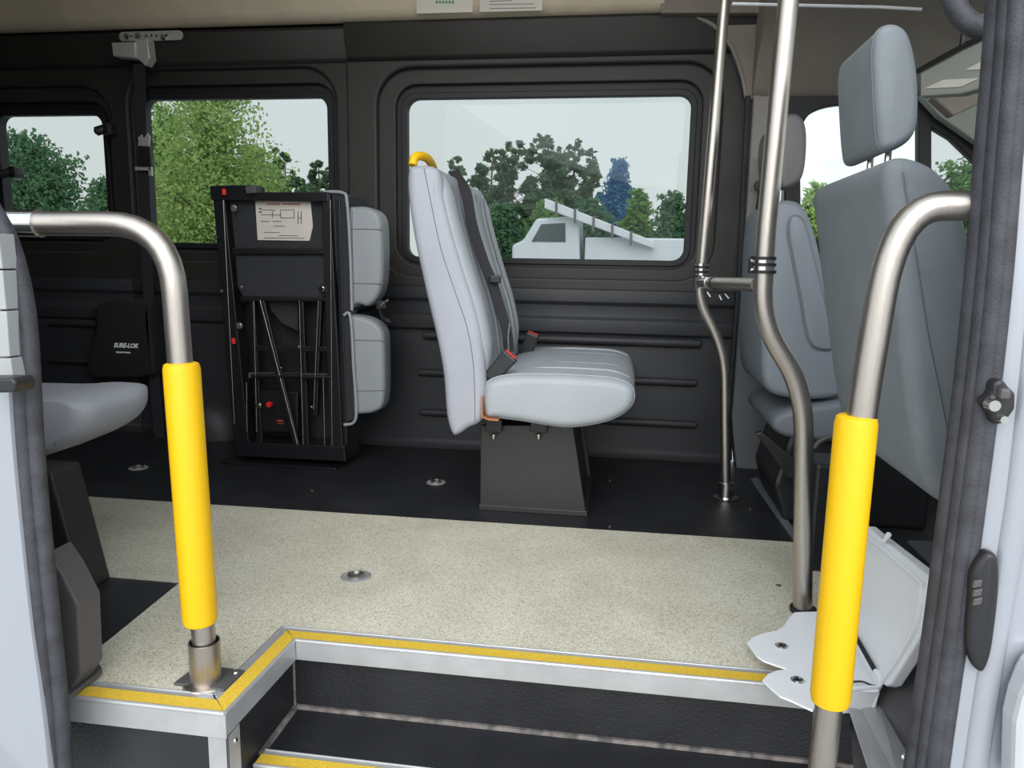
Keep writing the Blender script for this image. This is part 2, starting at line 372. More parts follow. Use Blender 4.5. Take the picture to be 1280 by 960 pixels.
T('leafy_tree', 848, 230, 22, 60, 'leaf_dark', 'dark rounded tree at right edge of the large window', 8, nleaf=9000, ls=.08, low=.05)
T('leafy_tree', 628, 246, 20, 66, 'leaf_dark', 'low dark green tree behind the double bench seat', 9, nleaf=10000, ls=.07, low=.02)
T('leafy_tree', 582, 240, 24, 66, 'leaf_dark', 'low dark green tree behind the yellow-handled seat back', 19, nleaf=9000, ls=.08, low=.02)
T('leafy_tree', 690, 244, 28, 90, 'leaf_mid', 'low green growth at foot of the tallest pine', 29, nleaf=8000, ls=.10, low=.02)
T('leafy_tree', 745, 240, 25, 70, 'leaf_dark', 'low dark green growth left of the bluish tree trunk', 39, nleaf=8000, ls=.09, low=.02)
T('leafy_tree', 250, 55, 10.0, 215, 'leaf_bright', 'bright green tree filling the middle window', 10, nleaf=30000, ls=.030, low=.05)
T('leafy_tree', 200, 112, 13.5, 130, 'leaf_mid', 'mid green tree at left edge of the middle window', 17, nleaf=16000, ls=.042, low=.02)
T('leafy_tree', 318, 168, 12.5, 110, 'leaf_bright', 'lower yellow-green tree above the folded seat', 11, nleaf=18000, ls=.038, low=.02)
T('pine_tree', 356, 180, 27, 100, 'leaf_pine', 'pine beside the bright green tree in the middle window', 12, nleaf=14000, ls=.10, low=.1)
T('pine_tree', 402, 192, 31, 84, 'leaf_pine', 'rightmost pine in the middle window', 13, nleaf=12000, ls=.11, low=.1)
T('leafy_tree', 42, 158, 18, 175, 'leaf_dark', 'broad dark green tree in the left window', 14, nleaf=26000, ls=.062, low=.02)
T('leafy_tree', 122, 213, 24, 80, 'leaf_dark', 'smaller dark tree at right of the left window', 15, nleaf=10000, ls=.08, low=.02)
T('leafy_tree', 1015, 218, 24, 70, 'leaf_bright', 'light green tree seen between the two cab seats', 20, nleaf=9000, ls=.08, low=.02)
T('leafy_tree', 1215, 192, 30, 120, 'leaf_mid', 'green tree seen through the small corner cab window', 21, nleaf=12000, ls=.11, low=.02)
# green fence beyond the cab window
t = thing('mesh_fence', 'green mesh fence beyond the driver door window', 'fence', (5.5, 16, GZ))
bm = new_bm(); box(bm, (2, 16, GZ), (12, 16.04, .35)); obj('mesh_panel', bm, M['green_fence'], t)
for x in (2, 4.5, 7, 9.5, 12):
    bm = new_bm(); tube(bm, [(x, 15.97, GZ), (x, 15.97, .42)], .035, 8); obj('post', bm, M['alu'], t)
# truck shape added in place of the reflections low in the large window
Yt = 17.0; o0 = P(730, 330, Yt); t = thing('utility_truck', 'white parked utility truck with raised boom beyond the large window', 'truck', (o0.x, Yt, GZ))
def zt(h): return GZ + h * 1.62
x0, x1 = P(640, 300, Yt).x, P(835, 300, Yt).x
bm = new_bm(); prism(bm, [(x0, Yt, zt(.45)), (x0, Yt, zt(1.15)), (x0 + .25, Yt, zt(1.22)), (x0 + .55, Yt, zt(1.52)), (x0 + 1.5, Yt, zt(1.55)), (x0 + 1.6, Yt, zt(.45))], (0, 1.7, 0), .06); obj('cab', bm, M['carpaint'], t)
bm = new_bm(); box(bm, (x0 + 1.65, Yt, zt(.5)), (x1 + .4, Yt + 1.8, zt(1.27)), .04); obj('utility_body', bm, M['carpaint'], t)
bm = new_bm(); prism(bm, [(x0 + .45, Yt - .015, zt(1.2)), (x0 + .66, Yt - .015, zt(1.44)), (x0 + 1.2, Yt - .015, zt(1.46)), (x0 + 1.22, Yt - .015, zt(1.2))], (0, .02, 0)); obj('side_window', bm, M['carglass'], t)
for wx in (x0 + .6, x1 - .3):
    bm = new_bm(); lathe(bm, [(0, 0), (.2, 0), (.24, .02), (.36, .02), (.38, .06), (.38, .2), (0, .2)], (wx, Yt - .03, zt(.38)), (0, 1, 0), 20); obj('wheel', bm, M['gasket'], t, smooth=True)
bm = new_bm(); a = Vector((x0 + .75, Yt - .3, zt(1.78))); b = Vector((x1 - .3, Yt - .3, zt(1.22)))
prism(bm, [a, b, b + Vector((0, 0, -.16)), a + Vector((0, 0, -.22))], (0, .22, 0), .02); obj('boom', bm, M['carpaint'], t)
for i in range(5):
    c = a.lerp(b, .1 + .17 * i); bm = new_bm(); box(bm, (c.x, Yt - .34, c.z - .3), (c.x + .05, Yt - .3, c.z + .02)); obj('boom_bracket', bm, M['darkgrey'], t)

# ================================================================ VAN SHELL
XL = -3.3; XC = .47; XF = 2.5
WZ = dict()
def px_hole(l, t_, r_, b_, Y, rad, grow=0):
    a = P(l, (t_ + b_) / 2, Y); b = P(r_, (t_ + b_) / 2, Y); c = P((l + r_) / 2, t_, Y); d = P((l + r_) / 2, b_, Y)
    return (a.x - grow, d.z - grow, b.x + grow, c.z + grow, rad)
# the panes sit at Y 3.18
h1 = px_hole(507, 119, 862, 326, 3.14, .055); h2 = px_hole(184, 121, 414, 307, 3.14, .05); h3 = px_hole(2, 142, 136, 295, 3.14, .05)
def grow(h, g, r, gt=None, gb=None): return rrect(h[0] - g, h[1] - (gb if gb is not None else g), h[2] + g, h[3] + (gt if gt is not None else g), r)
xm = P(437, 200, 3.08).x
# outer skin
obj('wall_far', holed([(XL, -.75), (XC, -.75), (XC, 2.0), (XL, 2.0)], [rrect(*h1), rrect(*h2), rrect(*h3)], 3.14, .05, .004), M['gasket'], kind='structure', origin=(0, 3.14, 0))
# inner lining: two moulded layers per bay
bays = [(xm, XC, [h1], 0), (P(158, 200, 3.08).x, xm - .002, [h2], .01), (XL, P(158, 200, 3.08).x - .002, [h3], .012)]
for i, (a, b, hs, off) in enumerate(bays):
    h = hs[0]
    w = obj('trim_%d' % (i + 1), holed([(a, .06), (b, .06), (b, 1.72), (a, 1.72)], [grow(h, .04, .095, .05, .032)], 3.115, .02, .006), M['panel'], kind='structure', origin=(a, 3.115, 0), smooth=True)
    g = min(.115, (h[0] - a) * .75, (b - h[2]) * .8) if i < 2 else .07
    w = obj('trim_%d' % (i + 4), holed([(a, .30), (b, .30), (b, 1.72), (a, 1.72)], [grow(h, max(g, .055), .155, .115, .08)], 3.082 + off, .03, .011), M['panel'], kind='structure', origin=(a, 3.08, 0), smooth=True)
# lower wall lining with swage steps
bm = new_bm()
for a, b in ((xm + .004, XC - .01), (P(158, 200, 3.08).x, xm - .004), (XL, P(158, 200, 3.08).x - .004)):
    prof = [(3.115, 0), (3.065, .0), (3.065, .03), (3.073, .042), (3.073, .50), (3.08, .507), (3.08, .515), (3.066, .525), (3.066, .575), (3.08, .59), (3.08, .635), (3.066, .65), (3.068, .70), (3.115, .71)]
    prism(bm, [(a, y, z) for y, z in prof], (b - a, 0, 0), .003)
obj('trim_7', bm, M['panel_lower'], kind='structure', smooth=True)
# long moulded ribs under the window
ribs = [((528, 424), (878, 424), .019), ((522, 467), (872, 477), .016), ((524, 517), (872, 529), .016), ((60, 405), (140, 405), .012), ((60, 452), (145, 452), .012)]
for (x_0, y_0), (x_1, y_1), r in ribs:
    a = P(x_0, y_0, 3.065); b = P(x_1, y_1, 3.065); b.z = a.z = (a.z + b.z) / 2
    bm = new_bm(); L = (b - a).normalized(); pa = [a, a + L * r * .3, a + L * r, b - L * r, b - L * r * .3, b]
    tube(bm, pa, [r * .35, r * .8, r, r, r * .8, r * .35], 14); obj('trim_%d' % (8 + ribs.index(((x_0, y_0), (x_1, y_1), r))), bm, M['panel_lower'], smooth=True, kind='structure')
# cant panel above the windows
bm = new_bm()
prism(bm, [(xm, 3.08, 1.60), (xm, 3.06, 1.615), (xm, 3.03, 1.73), (xm, 3.04, 1.745), (xm, 3.115, 1.745)], (XC - xm, 0, 0), .004)
prism(bm, [(XL, 3.09, 1.60), (XL, 3.075, 1.615), (XL, 3.05, 1.72), (XL, 3.06, 1.735), (XL, 3.115, 1.735)], (xm - XL - .004, 0, 0), .004)
obj('trim_13', bm, M['panel'], kind='structure', smooth=True)
# glass
for i, h in enumerate((h1, h2, h3)):
    w = obj('window_%d' % (i + 1), holed(grow(h, .02, .06), [], 3.195, .005), M['glass'], kind='structure')
    gk = obj('window_gasket', holed(grow(h, .012, .062), [grow(h, -.006, .05)], 3.13, .02, .003), M['gasket'], w, smooth=True)
# roof and headliner
bm = new_bm()
sec = [(3.12, 2.36), (3.08, 1.75), (3.04, 1.742), (3.015, 1.752), (2.985, 1.775), (2.93, 1.96), (2.88, 2.14), (2.74, 2.27), (2.5, 2.31), (1.40, 2.32), (1.40, 2.36)]  # unseen roof raised and its near edge set back to brighten the headliner
prism(bm, [(XL, y, z) for y, z in sec], (P(830, 20, 2.98).x - XL, 0, 0), 0); obj('ceiling', bm, M['headliner'], kind='structure', smooth=True)
bm = new_bm(); box(bm, (XL - .05, 1.35, 2.36), (XF + .4, 3.2, 2.40), .01); obj('ceiling', bm, M['roofmetal'], kind='structure')
# rear end wall and near side walls
bm = new_bm(); box(bm, (XL - .06, 1.1, -.7), (XL, 3.18, 2.38)); obj('wall_rear', bm, M['panel'], kind='structure')
bm = new_bm(); box(bm, (XL, 1.16, 0.0), (-1.25, 1.20, 2.38)); obj('wall_near_rear', bm, M['panel'], kind='structure')
# ------------------------------------------------ cab
xb = P(830, 20, 2.98).x
bm = new_bm(); sc = [(3.08, 1.43), (3.04, 1.435), (3.01, 1.46), (2.94, 1.57), (2.80, 1.66), (2.5, 1.72), (2.0, 1.74), (1.12, 1.75), (1.12, 2.37), (3.13, 2.37), (3.13, 1.43)]
prism(bm, [(.455, y, z) for y, z in sc], (1.5, 0, 0), .004); obj('ceiling', bm, M['cabliner'], kind='structure', smooth=True)
# arch trim joining the wall lining to the cab
arch = [P(826, 18, 3.04), P(862, 20, 3.04), P(892, 32, 3.04), P(914, 58, 3.04), P(927, 92, 3.04), P(933, 122, 3.04), P(934, 124, 3.04)]
outer_a = [P(950, 124, 3.04), P(950, -20, 3.04), P(826, -20, 3.04)]
bm = new_bm(); prism(bm, arch + outer_a, (0, .08, 0), .008); obj('trim_14', bm, M['cabliner'], kind='structure', smooth=True)
bm = new_bm(); tube(bm, smooth_path(arch[:-1], 6), .008, 8, up=(0, 1, 0)); obj('trim_15', bm, M['pillar_top'], kind='structure', smooth=True)
bm = new_bm(); prism(bm, [P(826, -30, 3.), P(826, 16, 3.), P(1010, 16, 3.), P(1010, -30, 3.)], (0, .04, 0), .003); obj('trim_16', bm, M['cabliner'], kind='structure')
# centre pillar trim on the far side
bm = new_bm(); prism(bm, [P(942, 118, 3.02), P(985, 122, 3.02), P(978, 330, 3.02), P(945, 345, 3.02), P(928, 345, 3.02)], (0, .1, 0), .008); obj('trim_17', bm, M['pillar_top'], kind='structure')
bm = new_bm(); prism(bm, [P(926, 345, 3.02), P(965, 345, 3.02), P(1000, 600, 3.02), P(922, 596, 3.02), P(914, 520, 3.02)], (0, .1, 0), .008); obj('trim_18', bm, M['pillar'], kind='structure')
bm = new_bm(); tube(bm, [P(935, 120, 3.01), P(924, 345, 3.01), P(911, 520, 3.01), P(912, 575, 3.01)], .010, 8); obj('trim_19', bm, M['gasket'], kind='structure', smooth=True)
# belt guide on that pillar
bm = new_bm(); tube(bm, smooth_path([P(951, 196, 2.99), P(953, 225, 2.99), P(948, 262, 2.99)], 5), .011, 8)
lathe(bm, [(0, -.01), (.018, -.01), (.02, 0), (.018, .012), (0, .012)], P(949, 232, 2.99), (0, 1, 0), 16)
tag(obj('belt_guide', bm, M['blackplastic'], smooth=True), 'black seat belt guide on pillar beside thin pole', 'belt guide')
# far cab door: frame, glass, lower panel
def spx(l, Y, n=4): return [(p.x, p.z) for p in smooth_path([P(x, y, Y) for x, y in l], n, True)]
def lpx(l, Y): return [(P(x, y, Y).x, P(x, y, Y).z) for x, y in l]
hole_a = [(p.x, p.z) for p in bend([P(x, y, 3.04) for x, y in ((1000, 300), (998, 150), (1030, 129), (1150, 127), (1150, 300))], [.10, .09, .05])]
hole_b = lpx([(1163, 300), (1163, 156), (1190, 172), (1219, 200), (1260, 240), (1280, 262), (1280, 300)], 3.04)
oa = P(985, 500, 3.04).x
outl = [(oa, -.1)] + lpx([(985, 118)], 3.04) + lpx([(1030, 112), (1120, 112), (1150, 122), (1225, 180), (1320, 275)], 3.04) + [(P(1320, 275, 3.04).x, -.1)]
d = obj('door_1', holed(outl, [hole_a, hole_b], 3.04, .04, .005), M['gasket'], kind='structure', smooth=True)
obj('window_4', holed(hole_a, [], 3.07, .004), M['glass_clear'], kind='structure'); obj('window_5', holed(hole_b, [], 3.07, .004), M['glass'], kind='structure')
bm = new_bm(); box(bm, (.62, 2.98, .10), (2.0, 3.035, .86), .03); obj('trim_20', bm, M['pillar'], kind='structure')
# windscreen header / front pillar lining beside the corner window
bm = new_bm(); prism(bm, [P(1150, 118, 2.98), P(1176, 146, 2.98), P(1222, 178, 2.98), P(1290, 236, 2.98), P(1290, 100, 2.98), P(1200, 100, 2.98)], (0, .05, 0), .006); obj('trim_21', bm, M['visor'], kind='structure')
# firewall, dash, windscreen
bm = new_bm(); prism(bm, [(1.65, 1.12, -.1), (1.65, 1.12, .72), (1.75, 1.12, .84), (2.0, 1.12, .92), (2.4, 1.12, .92), (2.4, 1.12, -.1)], (0, 1.9, 0), .02); obj('trim_22', bm, M['panel_lower'], kind='structure')
bm = new_bm(); prism(bm, [(2.4, 1.12, .92), (1.95, 1.12, 1.74), (1.955, 1.12, 1.745), (2.41, 1.12, .92)], (0, 1.95, 0)); obj('window_6', bm, M['glass_clear'], kind='structure')
# sun visor with two labels
t = thing('sun_visor', 'pale grey sun visor with two light labels at upper right', 'sun visor', P(1195, 90, 2.05))
vq = [P(1150, 88, 2.15), P(1243, 42, 1.95), P(1245, 62, 1.75), P(1240, 106, 1.80), P(1195, 118, 1.95), P(1150, 122, 2.1)]
vn = (vq[1] - vq[0]).cross(vq[5] - vq[0]).normalized()
bm = new_bm()
pl0 = vq[0]
def on_visor(x, y, off=0):
    d = ray(x, y); n = vn; k = (pl0 - CAM).dot(n) / d.dot(n); return CAM + d * k + (n * off if n.dot(d) < 0 else -n * off)
prism(bm, [on_visor(x, y) for x, y in ((1150, 92), (1205, 62), (1243, 44), (1250, 62), (1246, 104), (1200, 117), (1150, 120))], vn * (.02 if vn.y > 0 else -.02), .004); obj('visor_panel', bm, M['visor'], t)
for q in (((1156, 111), (1180, 100), (1225, 98), (1202, 109)), ((1207, 88), (1235, 73), (1246, 74), (1246, 86))):
    bm = new_bm(); prism(bm, [on_visor(x, y, .002) for x, y in q], vn * .001); obj('label_sticker', bm, M['paper'], t)
bm = new_bm(); tube(bm, [on_visor(1148, 90, .004), on_visor(1205, 59, .004), on_visor(1243, 41, .004)], .007, 8); obj('pivot_rod', bm, M['blackplastic'], t, smooth=True)
bm = new_bm(); a = on_visor(1205, 59, .004); tube(bm, [a, Vector((a.x, a.y, 1.75))], .008, 8); obj('mounting_arm', bm, M['blackplastic'], t, smooth=True)
# dark map pocket under visor
bm = new_bm(); prism(bm, [P(1166, 121, 2.4), P(1192, 145, 2.4), P(1228, 128, 2.4), P(1235, 112, 2.4)], (0, .05, 0), .006)
tag(obj('roof_console', bm, M['cabliner']), 'grey-brown roof corner cover below the sun visor', 'cover')
# chromed trim rod across the cab header
bm = new_bm(); tube(bm, [P(915, 5, 1.9), P(1100, 9, 1.9), P(1152, 12, 1.9)], .004, 8)
tag(obj('header_rod', bm, M['alu'], smooth=True), 'thin silver rod along the cab header at top', 'rod')

# ================================================================ FLOOR AND STEPS
yE = 1.425; yP = 1.135; xS = -.685
bm = new_bm(); prism(bm, [(XL, yP, 0), (xS, yP, 0), (xS, yE, 0), (.52, yE, 0), (.60, 1.13, 0), (XF, 1.13, 0), (XF, 3.12, 0), (XL, 3.12, 0)], (0, 0, -.04)); obj('floor', bm, M['vinyl_black'], kind='structure', origin=(0, 2, 0))
bg_px = [(60, 622), (400, 643), (740, 660), (1008, 681)]
pts = [PZ(*q) for q in bg_px]; yf = 2.165
a = PZ(225, 729); b = PZ(105, 832)
beige = [(XL, yf, .0), (.572, yf + .03, .0), (.545, 1.9, 0), (.52, 1.443, 0), (-.712, 1.443, 0), (-.722, 1.176, 0), (-1.03, 1.176, 0), (a.x, a.y, 0), (XL, a.y, 0)]
bm = new_bm(); prism(bm, beige, (0, 0, .0025)); obj('floor', bm, M['beige'], kind='structure', origin=(0, 2, 0))
bm = new_bm(); v = [PZ(938, 600), PZ(947, 598), PZ(1022, 706), PZ(1012, 706)]; prism(bm, v, (0, 0, .006), .001); obj('trim_23', bm, M['pillar'], kind='structure')
# well: risers and treads
bm = new_bm(); box(bm, (xS, yE - .008, -.20), (.75, yE + .01, -.035)); obj('step_riser', bm, M['vinyl_black'], kind='structure')
bm = new_bm(); box(bm, (xS - .01, 1.13, -.60), (xS + .012, yE, -.04)); obj('step_riser', bm, M['vinyl_black'], kind='structure')
bm = new_bm(); box(bm, (-2.2, 1.13, -.60), (xS - .01, 1.15, -.035)); obj('step_riser', bm, M['vinyl_black'], kind='structure')
bm = new_bm(); box(bm, (xS, 1.22, -.21), (.75, yE, -.168)); obj('step_tread', bm, M['vinyl_black'], kind='structure')
bm = new_bm(); box(bm, (xS, 1.222, -.6), (.75, 1.24, -.212)); obj('step_riser', bm, M['vinyl_black'], kind='structure')
bm = new_bm(); tube(bm, [(xS + .012, yE - .012, -.167), (.6, yE - .012, -.167)], .007, 6); tube(bm, [(xS + .016, yE - .012, -.167), (xS + .016, 1.25, -.167)], .007, 6)
tube(bm, [(xS + .014, yE - .012, -.167), (xS + .014, yE - .012, -.05)], .003, 6); obj('trim_24', bm, M['dirtline'], kind='structure', smooth=True)
def nosing(name, label, A, B, inw, w=.06, h=.038, z=0, miA=0, miB=0, y0=.12, y1=.64):
    """aluminium angle from A to B (front top edge); inw = horizontal inward direction"""
    A = Vector((*A, z)); B = Vector((*B, z)); inw = Vector((*inw, 0)).normalized(); L = (B - A).normalized(); th = .004
    t = thing(name, label, 'step edge', (A + B) / 2 + Vector((0, 0, -h)))
    def q(f, s, up): return (A + L * (miA * f * w) if s == 0 else B - L * (miB * f * w)) + inw * w * f + Vector((0, 0, up))
    bm = new_bm(); prism(bm, [q(0, 0, th), q(0, 1, th), q(1, 1, th), q(1, 0, th)], (0, 0, -th + .0005), .0015)
    prism(bm, [q(0, 0, th), q(0, 1, th), q(0, 1, -h), q(0, 0, -h)], inw * .004, .001)
    for f in (.06, .9): tube(bm, [q(f, 0, th + .001), q(f, 1, th + .001)], (.002 if f > .5 else .004), 8)
    obj('metal_edge', bm, M['alu'], t)
    bm = new_bm(); prism(bm, [q(y0, 0, th), q(y0, 1, th), q(y1, 1, th), q(y1, 0, th)], (0, 0, .0025)); obj('grip_strip', bm, M['grit'], t, label='yellow gritty grip strip'); return t
xN = -.652
nosing('step_nosing', 'long aluminium and yellow edge along the upper step', (xN, 1.385), (.53, 1.385), (0, 1), miA=-1)
nosing('step_nosing', 'short slanting aluminium and yellow edge between the two levels', (-.662, 1.118), (xN, 1.385), (-1, .037), miA=1, miB=-1)
nosing('step_nosing', 'aluminium and yellow edge of the platform at lower left', (-1.0, 1.118), (-.662, 1.118), (0, 1), miB=1, h=.042)
nosing('step_nosing', 'lower step aluminium and yellow edge at bottom', (xS + .02, 1.212), (.6, 1.212), (0, 1), z=-.168, w=.055)
t = thing('corner_post', 'upright aluminium angle under the platform corner', 'trim post', (-.68, 1.13, -.6))
bm = new_bm(); box(bm, (-.700, 1.122, -.6), (-.662, 1.126, -.042), .001); box(bm, (-.666, 1.122, -.6), (-.662, 1.165, -.042), .001); obj('metal_angle', bm, M['alu'], t)
bm = new_bm(); lathe(bm, [(0, 0), (.006, 0), (.005, .002), (0, .003)], (-.662, 1.148, -.065), (1, 0, 0), 12); obj('rivet', bm, M['chrome'], t, smooth=True)
# right side of the well
bm = new_bm(); prism(bm, [P(1105, 860, 1.42), P(1175, 760, 1.42), P(1165, 990, 1.15), P(1070, 1000, 1.15), P(1062, 900, 1.40)], (0.03, .03, 0)); obj('wall_step_side', bm, M['darkgrey'], kind='structure')
t = thing('sloping_step_rail', 'sloping bare aluminium angle at right of the step well', 'step edge', P(1110, 960, 1.15))
bm = new_bm(); A = P(1076, 886, 1.36); B = P(1125, 985, 1.10); A2 = P(1100, 884, 1.37); B2 = P(1157, 985, 1.12)
prism(bm, [A, A2, B2, B], (0, .004, .004), .001); A3 = P(1060, 886, 1.34); B3 = P(1092, 985, 1.08); prism(bm, [A, A3, B3, B], (.003, .004, 0), .001); obj('metal_angle', bm, M['alu'], t)
bm = new_bm(); lathe(bm, [(0, -.002), (.006, -.002), (.005, .003), (0, .004)], P(1131, 947, 1.175), (-.3, -1, .3), 12); obj('screw', bm, M['chrome'], t, smooth=True)

# floor anchors and screws
def anchor(p, label, s=1.0):
    t = thing('floor_anchor', label, 'floor anchor', p, 'round steel wheelchair anchors in the floor')
    bm = new_bm(); lathe(bm, [(0, .001), (.034 * s, .001), (.036 * s, .004), (.031 * s, .006), (.026 * s, .004), (0, .004)], p); obj('flange', bm, M['alu'], t, smooth=True)
    bm = new_bm(); lathe(bm, [(0, .004), (.019 * s, .004), (.020 * s, .010), (.015 * s, .012), (.012 * s, .009), (.009 * s, .006), (0, .006)], p); obj('socket', bm, M['steel'], t, smooth=True); return t
anchor(PZ(445, 722), 'round steel floor anchor on the beige floor', 1.08)
anchor(PZ(545, 604), 'round steel floor anchor on black floor beside the bench seat base')
anchor(PZ(173, 586), 'round steel floor anchor on black floor beside the left yellow sleeve')
anchor(PZ(80, 602), 'round steel floor anchor on black floor next to the left door seal')
for px, py, l in ((390, 613, 'in front of the folded seat'), (762, 601, 'right of the bench seat base'), (762, 658, 'on the beige edge right of the bench seat'), (938, 636, 'near the foot of the thin pole'), (973, 733, 'on the beige floor left of the thick pole')):
    bm = new_bm(); lathe(bm, [(0, .0), (.007, .0), (.0075, .003), (.004, .0045), (0, .004)], PZ(px, py), seg=14)
    tag(obj('floor_screw', bm, M['chrome'], smooth=True), 'small flat screw head ' + l, 'screw', 'screw heads in the floor')

# ================================================================ FAR WALL FITTINGS
# papers on the headliner
def on_slope(px, py, off=.0):
    a = Vector((0, 2.985, 1.775)); n = Vector((0, -.185, -.055)).normalized(); d = ray(px, py); k = (a - CAM).dot(n) / d.dot(n); return CAM + d * k + n * off
for (x_0, x_1, yb, lab, ink) in ((521, 591, 17, 'left paper notice with green print on beige ceiling edge', 'inkgreen'), (600, 678, 15, 'right paper notice with ruled lines on beige ceiling edge', 'ink')):
    t = thing('paper_notice', lab, 'notice', on_slope((x_0 + x_1) / 2, yb), 'paper notices on the ceiling edge')
    n = Vector((0, -.185, -.055)).normalized()
    bm = new_bm(); prism(bm, [on_slope(x_0, yb, .003), on_slope(x_1, yb - 2, .003), on_slope(x_1, -40, .003), on_slope(x_0, -40, .003)], n * .001); obj('sheet', bm, M['paper'], t)
    bm = new_bm()
    if ink == 'inkgreen':
        for k in range(6): prism(bm, [on_slope(545 + k * 4, 4.5, .0045), on_slope(547.6 + k * 4, 4.5, .0045), on_slope(547.6 + k * 4, 1, .0045), on_slope(545 + k * 4, 1, .0045)], n * .0004)
    else:
        for yy, xa, xb_ in ((2, 612, 640), (6, 612, 668), (11, 612, 670), (-6, 612, 668)): prism(bm, [on_slope(xa, yy, .0045), on_slope(xb_, yy - .8, .0045), on_slope(xb_, yy - 1.6, .0045), on_slope(xa, yy - .8, .0045)], n * .0004)
    obj('print', bm, M[ink], t)
# shoulder strap hanger: slotted bracket, retractor cover, strap
t = thing('belt_bracket', 'silver slotted bracket bolted above the middle window', 'bracket', P(190, 50, 3.05))
bm = new_bm(); A = P(150, 46, 3.045); B = P(229, 49, 3.045); 
me = holed([(A.x + x_, A.z + z_ ) for x_, z_ in rrect(0, -.019, B.x - A.x, .017, .016)], [[(A.x + .03 + k * .023 + .0065 * math.cos(R(u)), A.z + .0065 * math.sin(R(u))) for u in range(0, 360, 45)] for k in range(9)], 3.04, .006, .001)
obj('slotted_plate', me, M['nickel'], t)
bm = new_bm(); ppx(bm, [(139, 53), (168, 52), (170, 73), (141, 70)], 2.98, .05, .004); obj('clamp_body', bm, M['nickel'], t)
bm = new_bm(); ppx(bm, [(168, 50), (184, 47), (187, 72), (181, 82), (172, 74)], 2.99, .05, .005); obj('clamp_cheek', bm, M['nickel'], t)
for x_, y_ in ((160, 46), (174, 45), (205, 47)):
    bm = new_bm(); lathe(bm, [(0, -.014), (.010, -.014), (.012, -.006), (.012, 0), (0, 0)], P(x_, y_, 3.04), (0, 1, 0), 6); obj('bolt', bm, M['chrome'], t)
t = thing('shoulder_strap', 'long black belt strap with silver buckle between left and middle windows', 'strap', P(185, 560, 3.))
bm = new_bm(); strap(bm, [P(174, 80, 3.01), P(176, 170, 3.01), P(180, 230, 3.01), P(188, 420, 3.), P(200, 552, 3.)], .052, .004, (1, 0, 0)); obj('webbing', bm, M['webbing'], t)
bm = new_bm(); ppx(bm, [(172, 172), (177, 168), (179, 174), (184, 166), (187, 171), (186, 183), (172, 182), (173, 177)], 2.995, .008, .001); obj('buckle', bm, M['nickel'], t)
bm = new_bm(); rpx(bm, 168, 208, 189, 213, 2.99, .012, .002); rpx(bm, 185, 209, 190, 220, 2.99, .01, .002); obj('slide_bar', bm, M['nickel'], t)
bm = new_bm(); ppx(bm, [(174, 183), (187, 183), (189, 208), (170, 208)], 2.98, .015, .004); obj('grip', bm, M['blackplastic'], t)
bm = new_bm(); tube(bm, smooth_path([P(199, 551, 2.99), P(199, 560, 2.99), P(205, 563, 2.99), P(211, 556, 2.99), P(212, 552, 2.99)], 5), .005, 8); obj('hook', bm, M['nickel'], t, smooth=True)
for px, py, w_, l in ((126, 163, 16, 'black window latch at upper right of the left window'), (8, 217, 18, 'black window latch at far left edge')):
    bm = new_bm(); a = P(px - w_ / 2, py + 2, 3.04); b = P(px + w_ / 2, py - 3, 3.06)
    tube(bm, [a, a.lerp(b, .15), a.lerp(b, .8), b], [.008, .020, .020, .012], 12, flat=.8)
    box(bm, (b.x - .01, 3.04, b.z - .03), (b.x + .02, 3.1, b.z + .02), .006); tag(obj('window_latch', bm, M['blackplastic'], smooth=True), l, 'latch', 'window latches')
# storage pouch
t = thing('strap_pouch', 'black fabric pouch with white lettering hanging below the left window', 'pouch', P(160, 475, 2.98))
bm = new_bm(); puff(bm, prof_px([(127, 378), (185, 376), (190, 400), (196, 455), (190, 470), (140, 473), (113, 470), (111, 455), (120, 410)], 2.98, 4), 2.96, 3.06, .02, 4); obj('bag', bm, M['fabric'], t, smooth=True)
a = P(142, 434, 2.575); textmesh('SURE-LOK', .024, a, FACE, M['whitetext'], 'lettering', t, .0005, .35, .0008, sx=.92)
a = P(144, 437.5, 2.575); bm = new_bm(); b = P(173, 437, 2.575)
textmesh('FOR SAFE TRAVEL', .0075, P(145, 441, 2.575), FACE, M['whitetext'], 'small_lettering', t, .0005, .2, .0004, sx=1.0)
# moulded wheel box bulge behind the strap
bm = new_bm(); lathe(bm, [(0, .10), (.08, .095), (.13, .07), (.16, .03), (.17, 0), (0, 0)], P(262, 545, 3.08), (0, -1, 0), 24); obj('trim_25', bm, M['panel_lower'], kind='structure', smooth=True)

# ================================================================ FOLDED SEAT
FY = 2.69
t = thing('folded_seat', 'folded flip-up passenger seat with black frame and grey cushions', 'folded seat', (P(350, 580, FY).x, 2.82, 0))
def fp(name, pix, y, dep, m, w=.003, label=None): 
    bm = new_bm(); ppx(bm, pix, y, dep, w); return obj(name, bm, M[m], t, label)
fp('side_rail', [(265, 235), (279, 235), (312, 565), (293, 565)], FY, .06, 'blackmetal')
fp('side_rail', [(402, 242), (412, 242), (429, 572), (412, 572)], FY, .06, 'blackmetal')
fp('outer_rail', [(419, 250), (425, 250), (434, 560), (428, 560)], FY + .02, .18, 'blackmetal')
fp('outer_rail', [(412, 244), (419, 244), (431, 570), (423, 570)], FY + .05, .1, 'gasket')
fp('top_bar', [(262, 232), (318, 231), (320, 240), (410, 240), (410, 252), (264, 250)], FY - .005, .08, 'blackmetal')
bm = new_bm(); ppx(bm, [(306, 233), (318, 231), (320, 241), (308, 242)], FY - .02, .05, .002); obj('corner_clip', bm, M['darkgrey'], t)
fp('back_panel', [(287, 250), (402, 250), (408, 312), (294, 312)], FY + .03, .05, 'carpetback')
